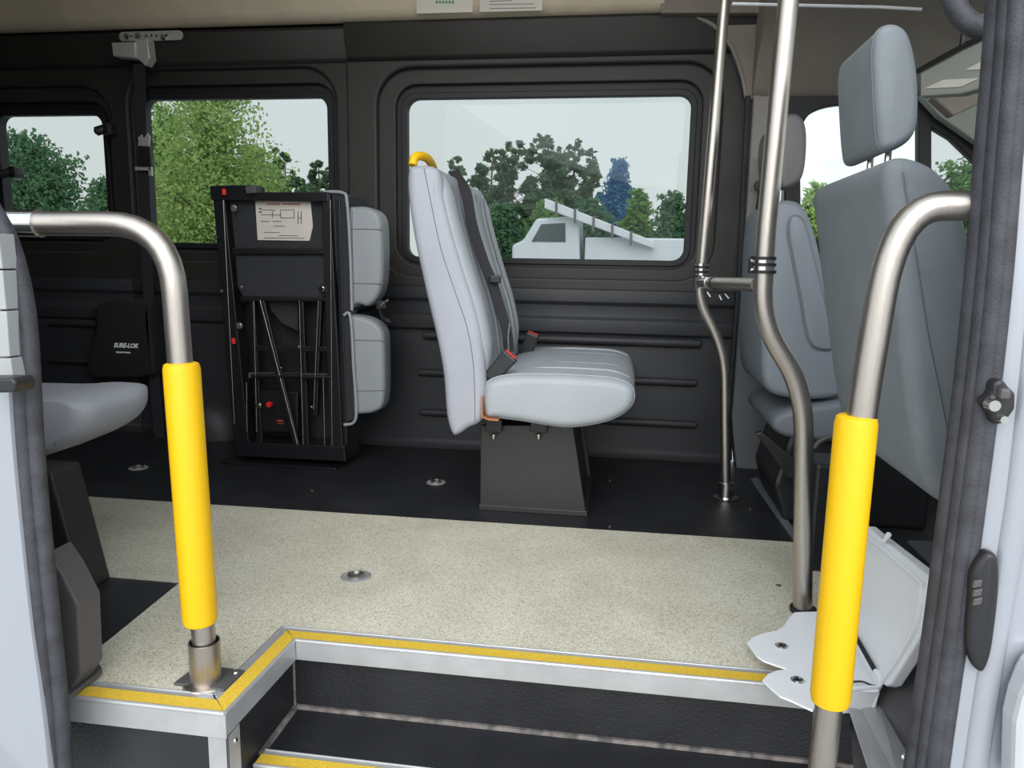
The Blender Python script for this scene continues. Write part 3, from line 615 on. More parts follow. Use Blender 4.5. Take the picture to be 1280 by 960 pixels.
fp('lower_panel', [(293, 318), (407, 318), (411, 366), (398, 376), (304, 374), (296, 358)], FY + .022, .06, 'carpetback', .008)
fp('cross_bar', [(290, 310), (405, 310), (405, 318), (292, 318)], FY + .008, .04, 'blackmetal')
fp('cross_bar', [(300, 370), (414, 372), (414, 377), (300, 376)], FY + .008, .03, 'blackmetal')
fp('rear_plate', [(300, 376), (412, 376), (424, 560), (310, 560)], FY + .12, .01, 'gasket')
fp('cross_bar', [(313, 432), (408, 433), (408, 440), (313, 439)], FY + .01, .03, 'blackmetal')
fp('cross_bar', [(310, 466), (418, 468), (418, 474), (310, 473)], FY + .01, .03, 'darkgrey')
fp('inner_strut', [(312, 376), (318, 376), (328, 560), (320, 560)], FY + .015, .03, 'blackmetal')
fp('inner_strut', [(373, 376), (379, 376), (386, 560), (378, 560)], FY + .015, .03, 'blackmetal')
fp('inner_strut', [(398, 376), (402, 376), (396, 520), (390, 520)], FY + .015, .03, 'blackmetal')
fp('diagonal_brace', [(322, 376), (330, 376), (374, 556), (366, 556)], FY - .002, .015, 'blackmetal')
fp('gusset', [(334, 376), (372, 376), (372, 414), (352, 404), (338, 388)], FY + .06, .01, 'carpetback')
fp('lock_plate', [(318, 488), (372, 490), (372, 540), (322, 540)], FY + .03, .02, 'blackmetal')
for a, b in (((325, 375), (372, 556)), ((279, 250), (293, 530)), ((317, 376), (321, 540)), ((374, 376), (379, 556)), ((398, 376), (392, 512)), ((413, 250), (415, 560)), ((404, 470), (406, 570)), ((308, 478), (309, 540))):
    bm = new_bm(); tube(bm, [P(*a, FY - .004), P(*b, FY - .004)], .0009, 6); obj('edge_wire', bm, M['steel'], t)  # thin bright lines added as the highlights along the frame edges
for a, b in (((315, 470), (375, 470)), ((378, 471), (415, 472))):
    bm = new_bm(); tube(bm, [P(*a, FY + .004), P(*b, FY + .004)], .010, 10); obj('torsion_tube', bm, M['blackmetal'], t, smooth=True)
fp('foot', [(296, 553), (430, 558), (432, 577), (292, 570)], FY - .01, .16, 'blackmetal')
bm = new_bm(); bx = [PZ(278, 570), PZ(296, 564), PZ(440, 568), PZ(415, 586)]; box(bm, (P(288, 575, FY).x - .02, FY - .04, 0), (P(415, 580, FY).x + .03, 3.0, .010), .002); obj('base_plate', bm, M['blackmetal'], t)
lb = fp('instruction_label', [(319, 250), (388, 251), (391, 283), (387, 301), (322, 300)], FY + .026, .002, 'label', 0, 'pinkish white printed instruction label')
bm = new_bm()
for yy, xa, xb_ in ((262, 328, 345), (268, 326, 352), (276, 326, 336), (276, 340, 352), (282, 342, 356), (290, 330, 350), (294, 348, 372), (297, 330, 380)): ppx(bm, [(xa, yy), (xb_, yy + .3), (xb_, yy + 1.1), (xa, yy + .8)], FY + .0245, .001)
for xa, ya, xb_, yb in ((350, 262, 368, 262.8), (350, 272, 368, 272.8), (350, 262, 350.8, 272.8), (367.2, 262, 368, 272.8), (372, 264, 373, 280), (376, 264, 377, 280), (372, 272, 377, 272.8), (340, 264, 341, 272), (323.5, 260, 327, 262), (323.5, 264, 327, 266)): ppx(bm, [(xa, ya), (xb_, ya), (xb_, yb), (xa, yb)], FY + .0245, .001)
obj('print', bm, M['ink'], lb)
bm = new_bm()
for xa, xb_ in ((333, 350), (353, 375)): ppx(bm, [(xa, 254.4), (xb_, 254.6), (xb_, 256.2), (xa, 256)], FY + .0245, .001)
obj('print', bm, M['inkred'], lb)
for x_, y_ in ((293, 260), (403, 361), (300, 407), (302, 359), (324, 507), (351, 460), (373, 434), (277, 364), (389, 509), (303, 561)):
    bm = new_bm(); s = .013 if (x_, y_) in ((324, 507), (293, 260), (403, 361), (300, 407)) else .006
    lathe(bm, [(0, -s * .7), (s * .6, -s * .7), (s * .7, -s * .3), (s, -s * .3), (s, 0), (0, 0)], P(x_, y_, FY - .002), (0, 1, 0), 10); obj('bolt', bm, M['chrome'], t, smooth=True)
for x_, y_, h_ in ((280, 240, .022), (292, 426, .022)):
    a = P(x_, y_, FY - .012); bm = new_bm(); tube(bm, [a + Vector((0, 0, h_ / 2)), a - Vector((0, 0, h_ / 2))], .009, 10); obj('release_knob', bm, M['red'], t, 'red plastic release knob', smooth=True)
a = P(338, 505, FY + .0); bm = new_bm(); lathe(bm, [(0, -.02), (.010, -.018), (.012, -.008), (.010, 0), (0, .02)], a, (0, 1, 0), 14); obj('release_knob', bm, M['red'], t, 'red plastic release knob', smooth=True)
bm = new_bm(); rpx(bm, 346, 525, 354, 527, FY + .028, .001); rpx(bm, 347, 529, 355, 530, FY + .028, .001); obj('print', bm, M['redtext'], t)
# cushions: backrest above, seat below (both seen from the side)
def cushion(nm, pix, y0, y1, seams, m='leather_side', back=None):
    pr = prof_px(pix, y0 + .03, 5); bm = new_bm(); puff(bm, pr, y0, y1, .02, 4); c = obj(nm, bm, M[m], t, smooth=True)
    bm = new_bm()
    for (ax, ay), (bx_, by) in seams: tube(bm, [P(ax, ay, y0 - .0005), P(bx_, by, y0 - .0005)], .0018, 6)
    obj('seam', bm, M['stitch'], c)
    return c
M['fold_vinyl'] = mat('folded_seat_vinyl', (.30, .32, .345), .45, bump=.2, bscale=300)
cushion('backrest', [(430, 246), (436, 258), (460, 259), (476, 268), (481, 290), (481, 345), (475, 370), (462, 382), (448, 380), (434, 392), (430, 330)], 2.72, 2.82, [((438, 286), (479, 287)), ((438, 354), (479, 355)), ((440, 262), (441, 390))], 'fold_vinyl')
cushion('seat_cushion', [(432, 395), (440, 393), (464, 398), (480, 412), (483, 440), (482, 500), (470, 514), (448, 517), (440, 520), (434, 460)], 2.72, 2.82, [((441, 425), (481, 426)), ((441, 489), (481, 488)), ((440, 400), (443, 514))], 'fold_vinyl')
fp('backrest_shell', [(412, 240), (428, 242), (437, 254), (440, 388), (430, 392), (424, 388)], 2.715, .24, 'carpetback', .006)
fp('seat_shell', [(426, 393), (437, 394), (443, 524), (430, 531)], 2.715, .24, 'carpetback', .006)
bm = new_bm(); tube(bm, smooth_path([P(405, 240, 2.71), P(428, 241, 2.71), P(434, 254, 2.705), P(438, 320, 2.705), P(440, 388, 2.705)], 5), .006, 8); tube(bm, smooth_path([P(430, 394, 2.705), P(438, 396, 2.705), P(442, 460, 2.705), P(445, 522, 2.705), P(430, 531, 2.705)], 5), .006, 8); obj('piping', bm, M['fold_vinyl'], t, smooth=True)
bm = new_bm(); strap(bm, smooth_path([P(486, 375, 2.75), P(476, 384, 2.74), P(480, 398, 2.75), P(488, 402, 2.78)], 5), .03, .006, (0, 1, 0)); box(bm, tuple(P(470, 386, 2.73)), tuple(P(482, 376, 2.73) + Vector((0, .03, 0))), .003); obj('belt_buckle', bm, M['blackplastic'], t)

# ================================================================ DOUBLE BENCH SEAT
Y1 = 2.15
t = thing('bench_seat', 'pale grey double passenger seat on black pedestal under large window', 'bench seat', (P(660, 640, 2.31).x, 2.55, 0))
backp = [(508, 225), (511, 209), (522, 206), (538, 207), (549, 216), (554, 245), (562, 280), (578, 335), (594, 385), (603, 430), (606, 480), (604, 515), (598, 529), (584, 536), (572, 544), (564, 543), (557, 520), (553, 470), (545, 425), (532, 370), (517, 300), (510, 255)]
bp = prof_px(backp, Y1, 4)
for k in range(2):
    y0 = Y1 + k * .36; bm = new_bm(); puff(bm, bp, y0, y0 + .35, .024, 5, r1=.04); b = obj('backrest', bm, M['leather_lilac' if k == 0 else 'leather'], t, smooth=True)
    # padded front with side bolsters
    fr = [(549, 216), (554, 245), (562, 280), (578, 335), (594, 385), (603, 430), (606, 470)]
    fpth = [P(x_, y_, Y1) for x_, y_ in smooth_path([(a_[0], a_[1], 0) for a_ in fr], 4) for _ in [0]] if False else smooth_path([P(x_, y_, Y1) for x_, y_ in fr], 5)
    for nm, yy, rr, mm in (('bolster', y0 + .055, .032, 'leather'), ('bolster', y0 + .29, .032, 'leather')):
        path = [Vector((p.x - .012, yy, p.z)) for p in fpth]; n_ = len(path)
        bm = new_bm(); tube(bm, path, [rr * min(1, .35 + 1.3 * math.sin(math.pi * (i + .5) / n_)) for i in range(n_)], 16, flat=1.35, up=(0, 1, 0)); obj(nm, bm, M[mm], b, smooth=True)
    bm = new_bm()
    for yy in (y0 + .10, y0 + .245):
        tube(bm, [Vector((p.x + .012, yy, p.z)) for p in fpth[2:]], .002, 6)
    obj('seam', bm, M['stitch'], b)
    bm = new_bm(); sp = prof_px([(530, 212), (541, 240), (553, 300), (572, 360), (588, 410), (595, 470), (594, 520)], Y1 - .0005, 4)
    if k == 0:
        tube(bm, smooth_path([P(x_, y_, y0 - .0005) for x_, y_ in ((530, 210), (538, 250), (551, 310), (569, 365), (584, 410), (592, 460), (594, 526))], 6), .0012, 6); obj('side_seam', bm, M['stitch'], b)
cp = prof_px([(604, 488), (612, 476), (636, 470), (680, 469), (730, 471), (765, 474), (787, 482), (793, 495), (788, 510), (770, 523), (745, 531), (705, 535), (650, 527), (620, 523), (606, 519)], Y1, 4)
bm = new_bm(); puff(bm, cp, Y1 - .005, 2.97, .028, 6, mid=.008); c = obj('seat_cushion', bm, M['leather'], t, smooth=True)
bm = new_bm(); pr = [(p[0], p[1]) for p in cp]
ring_tube(bm, [(x_ - 0, z_) for x_, z_ in pr], Y1 + .024, .003); obj('piping', bm, M['leather_lilac'], c, smooth=True)
bm = new_bm()
for yy in (2.29, 2.42, 2.56, 2.70, 2.84):
    tube(bm, [Vector((p.x, yy, p.z + .0012)) for p in smooth_path([P(x_, y_, Y1) for x_, y_ in ((625, 472), (680, 468.5), (730, 470), (765, 473), (786, 481))], 4)], (.005 if yy == 2.56 else .0042), 6)
obj('seam', bm, M['leather'], c)
# grab handle on top
bm = new_bm(); tube(bm, smooth_path([P(516, 207, Y1 + .04), P(518, 198, Y1 + .05), P(524, 195, Y1 + .07), P(534, 198, Y1 + .12), P(541, 208, Y1 + .20), P(542, 216, Y1 + .24)], 6), .013, 12); obj('grab_handle', bm, M['yellow'], t, 'yellow grab handle on top of seat back', smooth=True)
# pedestal
px_ped = [(601, 532), (716, 532), (733, 644), (600, 637)]
PY_ = 2.31; q = [P(x_, y_, PY_) for x_, y_ in px_ped]; q[2].z = q[3].z = .0
bm = new_bm(); prism(bm, q, (0, .012, 0), .002); qi = [q[0] + Vector((.006, .012, 0)), q[1] + Vector((-.012, .012, 0)), q[2] + Vector((-.012, .012, 0)), q[3] + Vector((.006, .012, 0))]
prism(bm, qi, (0, .40, 0), .003); prism(bm, [v_ + Vector((0, .43, 0)) for v_ in q], (0, -.018, 0), .002); obj('pedestal', bm, M['pedestal'], t)
bm = new_bm(); a = q[3]; b = q[2]; box(bm, (a.x - .003, PY_ - .004, 0), (b.x + .003, PY_ + .47, .018), .002); obj('pedestal_foot', bm, M['pedestal'], t)
for x_0, x_1 in ((607, 627), (663, 684)):
    bm = new_bm(); rpx(bm, x_0, 524, x_1, 541, PY_ - .03, .5, .002); br = obj('seat_rail_bracket', bm, M['blackmetal'], t)
    bm = new_bm(); a = P((x_0 + x_1) / 2, 544, PY_ - .018); lathe(bm, [(0, 0), (.010, 0), (.010, .006), (.006, .007), (.006, .016), (0, .018)], a + Vector((0, 0, .004)), (0, 0, -1), 10); obj('bolt', bm, M['chrome'], br, smooth=True)
bm = new_bm(); strap(bm, [P(604, 494, Y1 + .01), P(604, 520, Y1 + .01), P(612, 523, Y1 + .01), P(624, 524, Y1 + .01)], .04, .003, (0, 1, 0)); M['orange'] = mat('orange_webbing', (.5, .2, .09), .7); obj('orange_tag', bm, M['orange'], t, 'orange tab under cushion corner')
# belts
t2 = thing('seat_belt', 'black diagonal seat belt lying over the bench seat back', 'seat belt', P(585, 300, Y1 + .3), 'belts of the bench seat')
bm = new_bm(); strap(bm, smooth_path([P(566, 214, 2.44), P(582, 238, 2.39), P(590, 280, 2.37), P(604, 325, 2.36), P(615, 352, 2.35), P(625, 385, 2.35), P(633, 412, 2.34), P(636, 440, 2.33)], 6), .034, .004, (1, .6, .1)); obj('webbing', bm, M['webbing'], t2)
bm = new_bm(); a = P(619, 349, 2.34); box(bm, (a.x - .018, a.y - .008, a.z - .012), (a.x + .018, a.y + .008, a.z + .012), .004); obj('belt_stop', bm, M['blackplastic'], t2)
bm = new_bm(); tube(bm, [P(637, 404, 2.32), P(635, 420, 2.31), P(636, 442, 2.30)], .004, 8); obj('latch_tongue', bm, M['chrome'], t2, smooth=True)
def buckle(name, lab, c, ax, m2, s=1.0):
    t3 = thing(name, lab, 'buckle', c, 'belts of the bench seat'); ax = Vector(ax).normalized(); sd_ = Vector((ax.z, 0, -ax.x)); 
    bm = new_bm(); w = .022 * s; L = .05 * s
    pts_ = [c - sd_ * w - ax * L, c + sd_ * w - ax * L, c + sd_ * w * 1.2 + ax * L, c - sd_ * w * 1.2 + ax * L]
    prism(bm, [p_ - Vector((0, .012, 0)) for p_ in pts_], (0, .028, 0), .006); obj('buckle_body', bm, M['blackplastic'], t3)
    bm = new_bm(); pts_ = [c - sd_ * w * .9 + ax * L, c + sd_ * w * .9 + ax * L, c + sd_ * w * .9 + ax * (L + .004), c - sd_ * w * .9 + ax * (L + .004)]
    prism(bm, [p_ - Vector((0, .010, 0)) for p_ in pts_], (0, .024, 0), .0015); obj('release_button', bm, M[m2], t3, 'red release button')
    bm = new_bm(); strap(bm, [c - ax * L, c - ax * (L + .03) + Vector((0, .0, -.01)), c - ax * (L + .05) + Vector((.002, .0, -.035))], .03, .004, (sd_.x, 0, sd_.z)); obj('stalk', bm, M['webbing'], t3)
buckle('belt_buckle', 'black belt buckle at near corner of the seat cushion', P(625, 459, 2.19), (.5, 0, .6), 'red')
buckle('belt_buckle', 'black belt buckle with bright red button behind the cushion', P(661, 432, 2.76), (.25, 0, .75), 'red', .95)

# ================================================================ LEFT FOREGROUND SEAT
t = thing('bench_seat', 'pale grey seat cushion half hidden behind the left door edge', 'bench seat', (P(20, 600, 1.7).x, 1.7, 0))
LY = 1.56
cp = prof_px([(-300, 502), (0, 499), (40, 497), (62, 497), (84, 500), (98, 507), (104, 518), (101, 534), (88, 550), (66, 563), (40, 574), (10, 584), (-60, 594), (-300, 594)], LY, 4)
bm = new_bm(); puff(bm, cp, LY, LY + .34, .05, 6, r1=.14, zf=.25); c = obj('seat_cushion', bm, M['leather_lilac'], t, smooth=True)
bm = new_bm(); tube(bm, smooth_path([P(x_, y_, LY + .004) for x_, y_ in ((70, 503), (80, 518), (78, 536), (68, 556))], 5), .0014, 6); obj('seam', bm, M['stitch'], c)
bm = new_bm(); x_r = P(178, 500, LY).x
bk = [(x_r - .78, .45), (x_r - .84, 1.05), (x_r - .93, 1.07), (x_r - .95, .5), (x_r - .88, .30), (x_r - .81, .30)]
puff(bm, [(p.x, p.z) for p in smooth_path([(a_[0], 0, a_[1]) for a_ in bk], 5, True)], LY, LY + .4, .03); obj('backrest', bm, M['leather_lilac'], t, smooth=True)
bm = new_bm(); f_ = PZ(104, 744); a = P(62, 590, f_.y); prism(bm, [(a.x - .25, f_.y, a.z), (a.x, f_.y, a.z), (f_.x, f_.y, 0), (f_.x - .37, f_.y, 0)], (0, .10, 0), .006); obj('pedestal', bm, M['pedestal'], t)

# ================================================================ CAB SEATS
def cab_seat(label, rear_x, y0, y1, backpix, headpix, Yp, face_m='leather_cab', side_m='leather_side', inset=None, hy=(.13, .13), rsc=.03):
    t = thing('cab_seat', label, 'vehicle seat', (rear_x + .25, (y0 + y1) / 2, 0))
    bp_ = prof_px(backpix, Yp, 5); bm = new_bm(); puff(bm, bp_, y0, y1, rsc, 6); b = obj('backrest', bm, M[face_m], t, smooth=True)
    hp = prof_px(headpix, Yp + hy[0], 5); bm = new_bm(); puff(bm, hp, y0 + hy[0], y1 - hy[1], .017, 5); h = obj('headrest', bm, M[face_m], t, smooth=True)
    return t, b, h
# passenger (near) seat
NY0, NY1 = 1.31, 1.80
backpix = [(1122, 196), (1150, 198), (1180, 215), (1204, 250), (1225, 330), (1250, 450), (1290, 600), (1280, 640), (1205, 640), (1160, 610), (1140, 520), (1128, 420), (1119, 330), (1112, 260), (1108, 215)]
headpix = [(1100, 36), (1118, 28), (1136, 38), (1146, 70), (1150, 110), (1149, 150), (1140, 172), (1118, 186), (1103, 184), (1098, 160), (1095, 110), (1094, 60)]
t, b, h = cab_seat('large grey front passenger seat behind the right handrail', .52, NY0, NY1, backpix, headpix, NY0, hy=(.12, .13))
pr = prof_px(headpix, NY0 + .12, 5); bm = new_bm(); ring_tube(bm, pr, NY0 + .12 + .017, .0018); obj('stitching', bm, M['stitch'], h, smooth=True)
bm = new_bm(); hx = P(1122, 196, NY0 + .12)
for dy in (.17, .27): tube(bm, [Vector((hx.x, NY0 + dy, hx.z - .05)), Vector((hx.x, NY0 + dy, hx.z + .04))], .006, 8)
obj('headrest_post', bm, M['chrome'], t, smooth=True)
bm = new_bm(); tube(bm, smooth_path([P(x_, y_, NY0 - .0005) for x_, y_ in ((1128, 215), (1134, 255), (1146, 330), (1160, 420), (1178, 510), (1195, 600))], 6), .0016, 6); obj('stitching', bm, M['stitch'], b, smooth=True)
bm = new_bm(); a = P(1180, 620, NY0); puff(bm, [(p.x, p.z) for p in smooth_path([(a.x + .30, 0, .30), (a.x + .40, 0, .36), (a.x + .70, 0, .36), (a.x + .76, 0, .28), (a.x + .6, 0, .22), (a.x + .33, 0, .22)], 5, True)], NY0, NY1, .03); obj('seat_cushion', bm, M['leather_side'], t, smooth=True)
bm = new_bm(); prism(bm, [(a.x + .10, NY0 + .12, 0), (a.x + .10, NY0 + .12, .20), (a.x + .5, NY0 + .12, .20), (a.x + .5, NY0 + .12, 0)], (0, .30, 0), .015); obj('seat_base', bm, M['blackplastic'], t)
# driver seat (far)
DY0, DY1 = 2.35, 2.82
backpix = [(968, 256), (990, 250), (1008, 262), (1022, 300), (1032, 350), (1046, 420), (1056, 470), (1056, 492), (1030, 500), (985, 498), (958, 485), (952, 440), (956, 350), (960, 290)]
headpix = [(975, 150), (990, 141), (1003, 146), (1009, 165), (1008, 200), (1003, 222), (990, 233), (976, 232), (970, 200), (970, 170)]
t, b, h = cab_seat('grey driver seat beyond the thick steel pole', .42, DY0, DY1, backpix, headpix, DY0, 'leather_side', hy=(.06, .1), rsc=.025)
M['inset'] = mat('dark_inset_panel', (.16, .175, .2), .5); M['headdark'] = mat('brownish_grey_vinyl', (.13, .125, .13), .5)
h.data.materials.clear(); h.data.materials.append(M['headdark'])
ip = [(988, 272), (998, 271), (1006, 282), (1016, 320), (1028, 370), (1040, 420), (1042, 434), (1030, 437), (1016, 432), (1008, 415), (1000, 370), (990, 320), (985, 290)]
pr = prof_px(ip, DY0, 5); bm = new_bm(); puff(bm, pr, DY0 - .012, DY0 + .02, .008, 3); i_ = obj('side_panel', bm, M['leather_side'], b, smooth=True)
bm = new_bm(); ring_tube(bm, pr, DY0 - .002, .004); obj('panel_rim', bm, M['inset'], i_, smooth=True)
bm = new_bm(); hx = P(984, 245, DY0)
for dy in (.12, .24): tube(bm, [Vector((hx.x, DY0 + dy, hx.z - .05)), Vector((hx.x, DY0 + dy, hx.z + .05))], .006, 8)
obj('headrest_post', bm, M['chrome'], t, smooth=True)
bm = new_bm(); a = P(985, 520, DY0); puff(bm, [(p.x, p.z) for p in smooth_path([(a.x - .02, 0, .36), (a.x + .25, 0, .42), (a.x + .5, 0, .42), (a.x + .55, 0, .34), (a.x + .3, 0, .28), (a.x, 0, .28)], 5, True)], DY0, DY1, .03); obj('seat_cushion', bm, M['inset'], t, smooth=True)
bm = new_bm(); prism(bm, [(a.x + .02, DY0 + .03, 0), (a.x - .02, DY0 + .03, .12), (a.x + .02, DY0 + .03, .30), (a.x + .45, DY0 + .03, .28), (a.x + .45, DY0 + .03, 0)], (0, .36, 0), .015); obj('seat_base', bm, M['blackplastic'], t)
bm = new_bm(); prism(bm, [P(944, 542, DY0 - .02), P(952, 540, DY0 - .02), P(1000, 580, DY0 - .02), P(1010, 600, DY0 - .02), P(985, 598, DY0 - .02), P(960, 562, DY0 - .02)], (0, .03, 0), .004); obj('recliner_cover', bm, M['blackplastic'], t)
bm = new_bm(); tube(bm, smooth_path([P(1018, 560, DY0 - .1), P(1024, 552, DY0 - .1), P(1036, 546, DY0 - .1)], 5), .008, 8); obj('adjust_lever', bm, M['darkgrey'], t, smooth=True)
bm = new_bm(); box(bm, (P(1019, 600, 1.98).x, 1.98, 0), (P(1090, 600, 1.98).x, 2.12, P(1019, 580, 1.98).z), .01)
tag(obj('centre_box', bm, M['blackplastic']), 'dark low box on cab floor behind the right yellow sleeve', 'box')

# ================================================================ POLES AND HANDRAILS
# thin pole
t = thing('grab_pole', 'thin steel pole bending near the wall, farther of two', 'pole', P(907, 618, 2.60), 'floor to ceiling steel poles')
bm = new_bm(); tube(bm, bend([P(911, -60, 2.60), P(905, 10, 2.60), P(877, 335, 2.60), P(873, 375, 2.60), P(906, 440, 2.60), P(907, 600, 2.60), P(907, 618, 2.60)], [.3, .15, .07, .10, .1]), .0185 * .95, 18); obj('pole_tube', bm, M['steel'], t, smooth=True)
bm = new_bm(); a = P(907, 622, 2.60); a.z = 0; lathe(bm, [(0, 0), (.040, 0), (.042, .004), (.026, .008), (.026, .055), (.020, .058), (0, .058)], a, seg=24); obj('floor_flange', bm, M['chrome'], t, smooth=True)
bm = new_bm()
for y_ in (331, 337, 343): a = P(877, y_, 2.60); tube(bm, [a + Vector((0, 0, .004)), a - Vector((0, 0, .004))], .026, 18)
obj('clamp_ring', bm, M['chrome'], t, smooth=True)
bm = new_bm(); tube(bm, [P(877, 329, 2.60), P(876, 347, 2.60)], .0235, 18); obj('clamp_sleeve', bm, M['gasket'], t, smooth=True)
# thick pole
t = thing('grab_pole', 'thick steel pole with double bend, nearer of two', 'pole', P(1004, 765, 1.73), 'floor to ceiling steel poles')
bm = new_bm(); tube(bm, bend([P(994, -70, 1.73), P(985, 0, 1.73), P(955, 320, 1.73), P(952, 405, 1.73), P(1005, 485, 1.73), P(1004, 640, 1.73), P(1003, 772, 1.73)], [.3, .1, .09, .11, .1]), .0215, 20); obj('pole_tube', bm, M['steel'], t, smooth=True)
bm = new_bm(); a = P(1003, 770, 1.73); a.z = 0; lathe(bm, [(0, 0), (.030, 0), (.030, .012), (.023, .014), (0, .014)], a, seg=24); obj('floor_collar', bm, M['gasket'], t, smooth=True)
bm = new_bm()
for y_ in (323, 331, 340): a = P(954.5, y_, 1.73); tube(bm, [a + Vector((0, 0, .0035)), a - Vector((0, 0, .0035))], .027, 20)
obj('clamp_ring', bm, M['gasket'], t, smooth=True)
bm = new_bm(); tube(bm, [P(955, 325, 1.73), P(954, 342, 1.73)], .0235, 18); obj('clamp_sleeve', bm, M['chrome'], t, smooth=True)
# bridge between the poles
t = thing('cross_rail', 'short steel rail linking the two upright poles', 'rail', P(910, 355, 2.05), None)
bm = new_bm(); tube(bm, [P(880, 353, 2.57), P(948, 356, 1.76)], .0165, 16); obj('rail_tube', bm, M['steel'], t, smooth=True)
bm = new_bm(); tube(bm, [P(876, 346, 2.60), P(876, 360, 2.60)], .024, 14); tube(bm, [P(878, 353, 2.58), P(888, 353.5, 2.45)], .021, 14); obj('tee_fitting', bm, M['chrome'], t, smooth=True)
bm = new_bm(); tube(bm, [P(894, 353, 2.37), P(896, 353.3, 2.34)], .021, 14); rpx(bm, 938, 320, 950, 342, 1.74, .03, .004); obj('clamp', bm, M['gasket'], t)
bm = new_bm()
for y_ in (325, 338): lathe(bm, [(0, -.006), (.005, -.005), (.006, 0), (0, 0)], P(937 + 4, y_, 1.738), (0, 1, 0), 10)
obj('screw', bm, M['chrome'], t, smooth=True)
bm = new_bm()
for (a_, b_) in (((884, 365), (888, 371)), ((899, 369), (902, 375)), ((906, 367), (911, 373))): tube(bm, [P(*a_, 2.2), P(*b_, 2.2)], .0018, 6)
obj('tie_tails', bm, M['white'], t)
# left handrail
RY = 1.21
t = thing('handrail', 'left entry handrail with long yellow foam sleeve', 'handrail', PZ(252, 850), 'yellow-sleeved entry handrails')
foot = PZ(252, 852); tp = [P(15, 279, RY), P(202, 280, RY - .0), P(228, 453, RY), P(254, 790, RY), foot]
hp_ = [P(10, 279, 1.20), P(40, 279, RY), P(226, 279, RY), P(228, 453, RY), foot]
bm = new_bm(); tube(bm, bend([P(8, 279, RY), P(60, 279.5, RY), P(212, 280, RY), P(225, 453, RY), P(255, 800, RY), Vector((P(255, 800, RY).x, RY, .004))], [.01, .125, .1, .03]), .0215, 22); obj('rail_tube', bm, M['steel'], t, smooth=True)
bm = new_bm(); tube(bm, [P(17, 279, RY), P(50, 279.3, RY)], .0245, 22); obj('rail_coupling', bm, M['chrome'], t, smooth=True)
bm = new_bm(); a = P(226.5, 453, RY); b = P(250.5, 780, RY); d = (b - a).normalized(); rs = .0315
tube(bm, [a, a + d * .003, a + d * .012, b - d * .014, b - d * .004, b], [rs * .75, rs * .93, rs, rs, rs * .92, rs * .72], 24); obj('foam_sleeve', bm, M['yellow'], t, 'yellow foam sleeve', smooth=True)
fx = P(255, 800, RY).x
bm = new_bm(); lathe(bm, [(.026, .085), (.0285, .085), (.0285, .006), (.04, .004), (.042, .0), (0, 0), (0, .002), (.026, .01), (.026, .085)], (fx, RY, .003), seg=26); obj('floor_socket', bm, M['steel'], t, smooth=True)
bm = new_bm(); prism(bm, [(fx - .055, RY - .02, 0.003), (fx - .045, RY + .05, 0.003), (fx + .055, RY + .045, 0.003), (fx + .05, RY - .025, 0.003)], (0, 0, .006), .002); obj('mounting_plate', bm, M['darkgrey'], t)
bm = new_bm()
for dx, dy in ((-.042, .035), (.042, .033)): lathe(bm, [(0, 0), (.006, 0), (.005, .003), (0, .004)], (fx + dx, RY + dy, .009), seg=10)
obj('screw', bm, M['chrome'], t, smooth=True)
# right handrail
RY2 = 1.07
t = thing('handrail', 'right entry handrail with yellow foam sleeve at door edge', 'handrail', P(1030, 990, RY2), 'yellow-sleeved entry handrails')
bm = new_bm(); pth = bend([P(1240, 257, RY2), P(1120, 258, RY2), P(1076, 520, RY2), P(1036, 880, RY2), P(1022, 1010, RY2)], [.12, .1, .1]); tube(bm, pth, .0195, 22); obj('rail_tube', bm, M['steel'], t, smooth=True)
bm = new_bm(); a = P(1071, 519, RY2); b = P(1037, 880, RY2); d = (b - a).normalized(); rs = .0283
tube(bm, [a, a + d * .003, a + d * .012, b - d * .014, b - d * .004, b], [rs * .78, rs * .93, rs, rs, rs * .92, rs * .72], 24); obj('foam_sleeve', bm, M['yellow'], t, 'yellow foam sleeve', smooth=True)

# ================================================================ BROKEN WHITE BOX
BZ = .035
t = thing('plastic_box', 'broken white plastic box with open lid at step corner', 'box', PZ(1040, 840, 0))
outl = [(934, 803), (941, 796), (955, 791), (970, 788), (979, 783), (986, 772), (993, 765), (1030, 764), (1068, 796), (1104, 856), (1098, 864), (1060, 862), (1030, 862), (1016, 888), (990, 876), (975, 870), (963, 860), (953, 850), (960, 842), (970, 838), (984, 836), (972, 832), (955, 826), (946, 820)]
bm = new_bm(); prism(bm, [PZ(x_, y_, BZ) for x_, y_ in outl], (0, 0, -.004), .001); obj('torn_base', bm, M['white'], t)
A = PZ(1102, 859, BZ + .002); Bq = PZ(1038, 864, BZ + .002); B0 = PZ(1068, 797, BZ + .002)
bm = new_bm(); fy = min(A.y, Bq.y) - .0
dn = Vector((0, 0, -.052))
prism(bm, [Bq, A, A + dn + Vector((-.008, .004, 0)), Bq + dn + Vector((0, .004, 0))], (0, .008, 0), .003)
prism(bm, [A, B0, B0 + dn, A + dn + Vector((-.008, 0, 0))], (-.006, 0, 0), .002); obj('tray_wall', bm, M['white'], t)
bm = new_bm(); tube(bm, [Bq + Vector((-.01, -.001, .0)), A + Vector((-.006, -.001, 0)), A + Vector((0, .006, 0)), B0], .0045, 8); obj('rim', bm, M['white'], t, smooth=True)
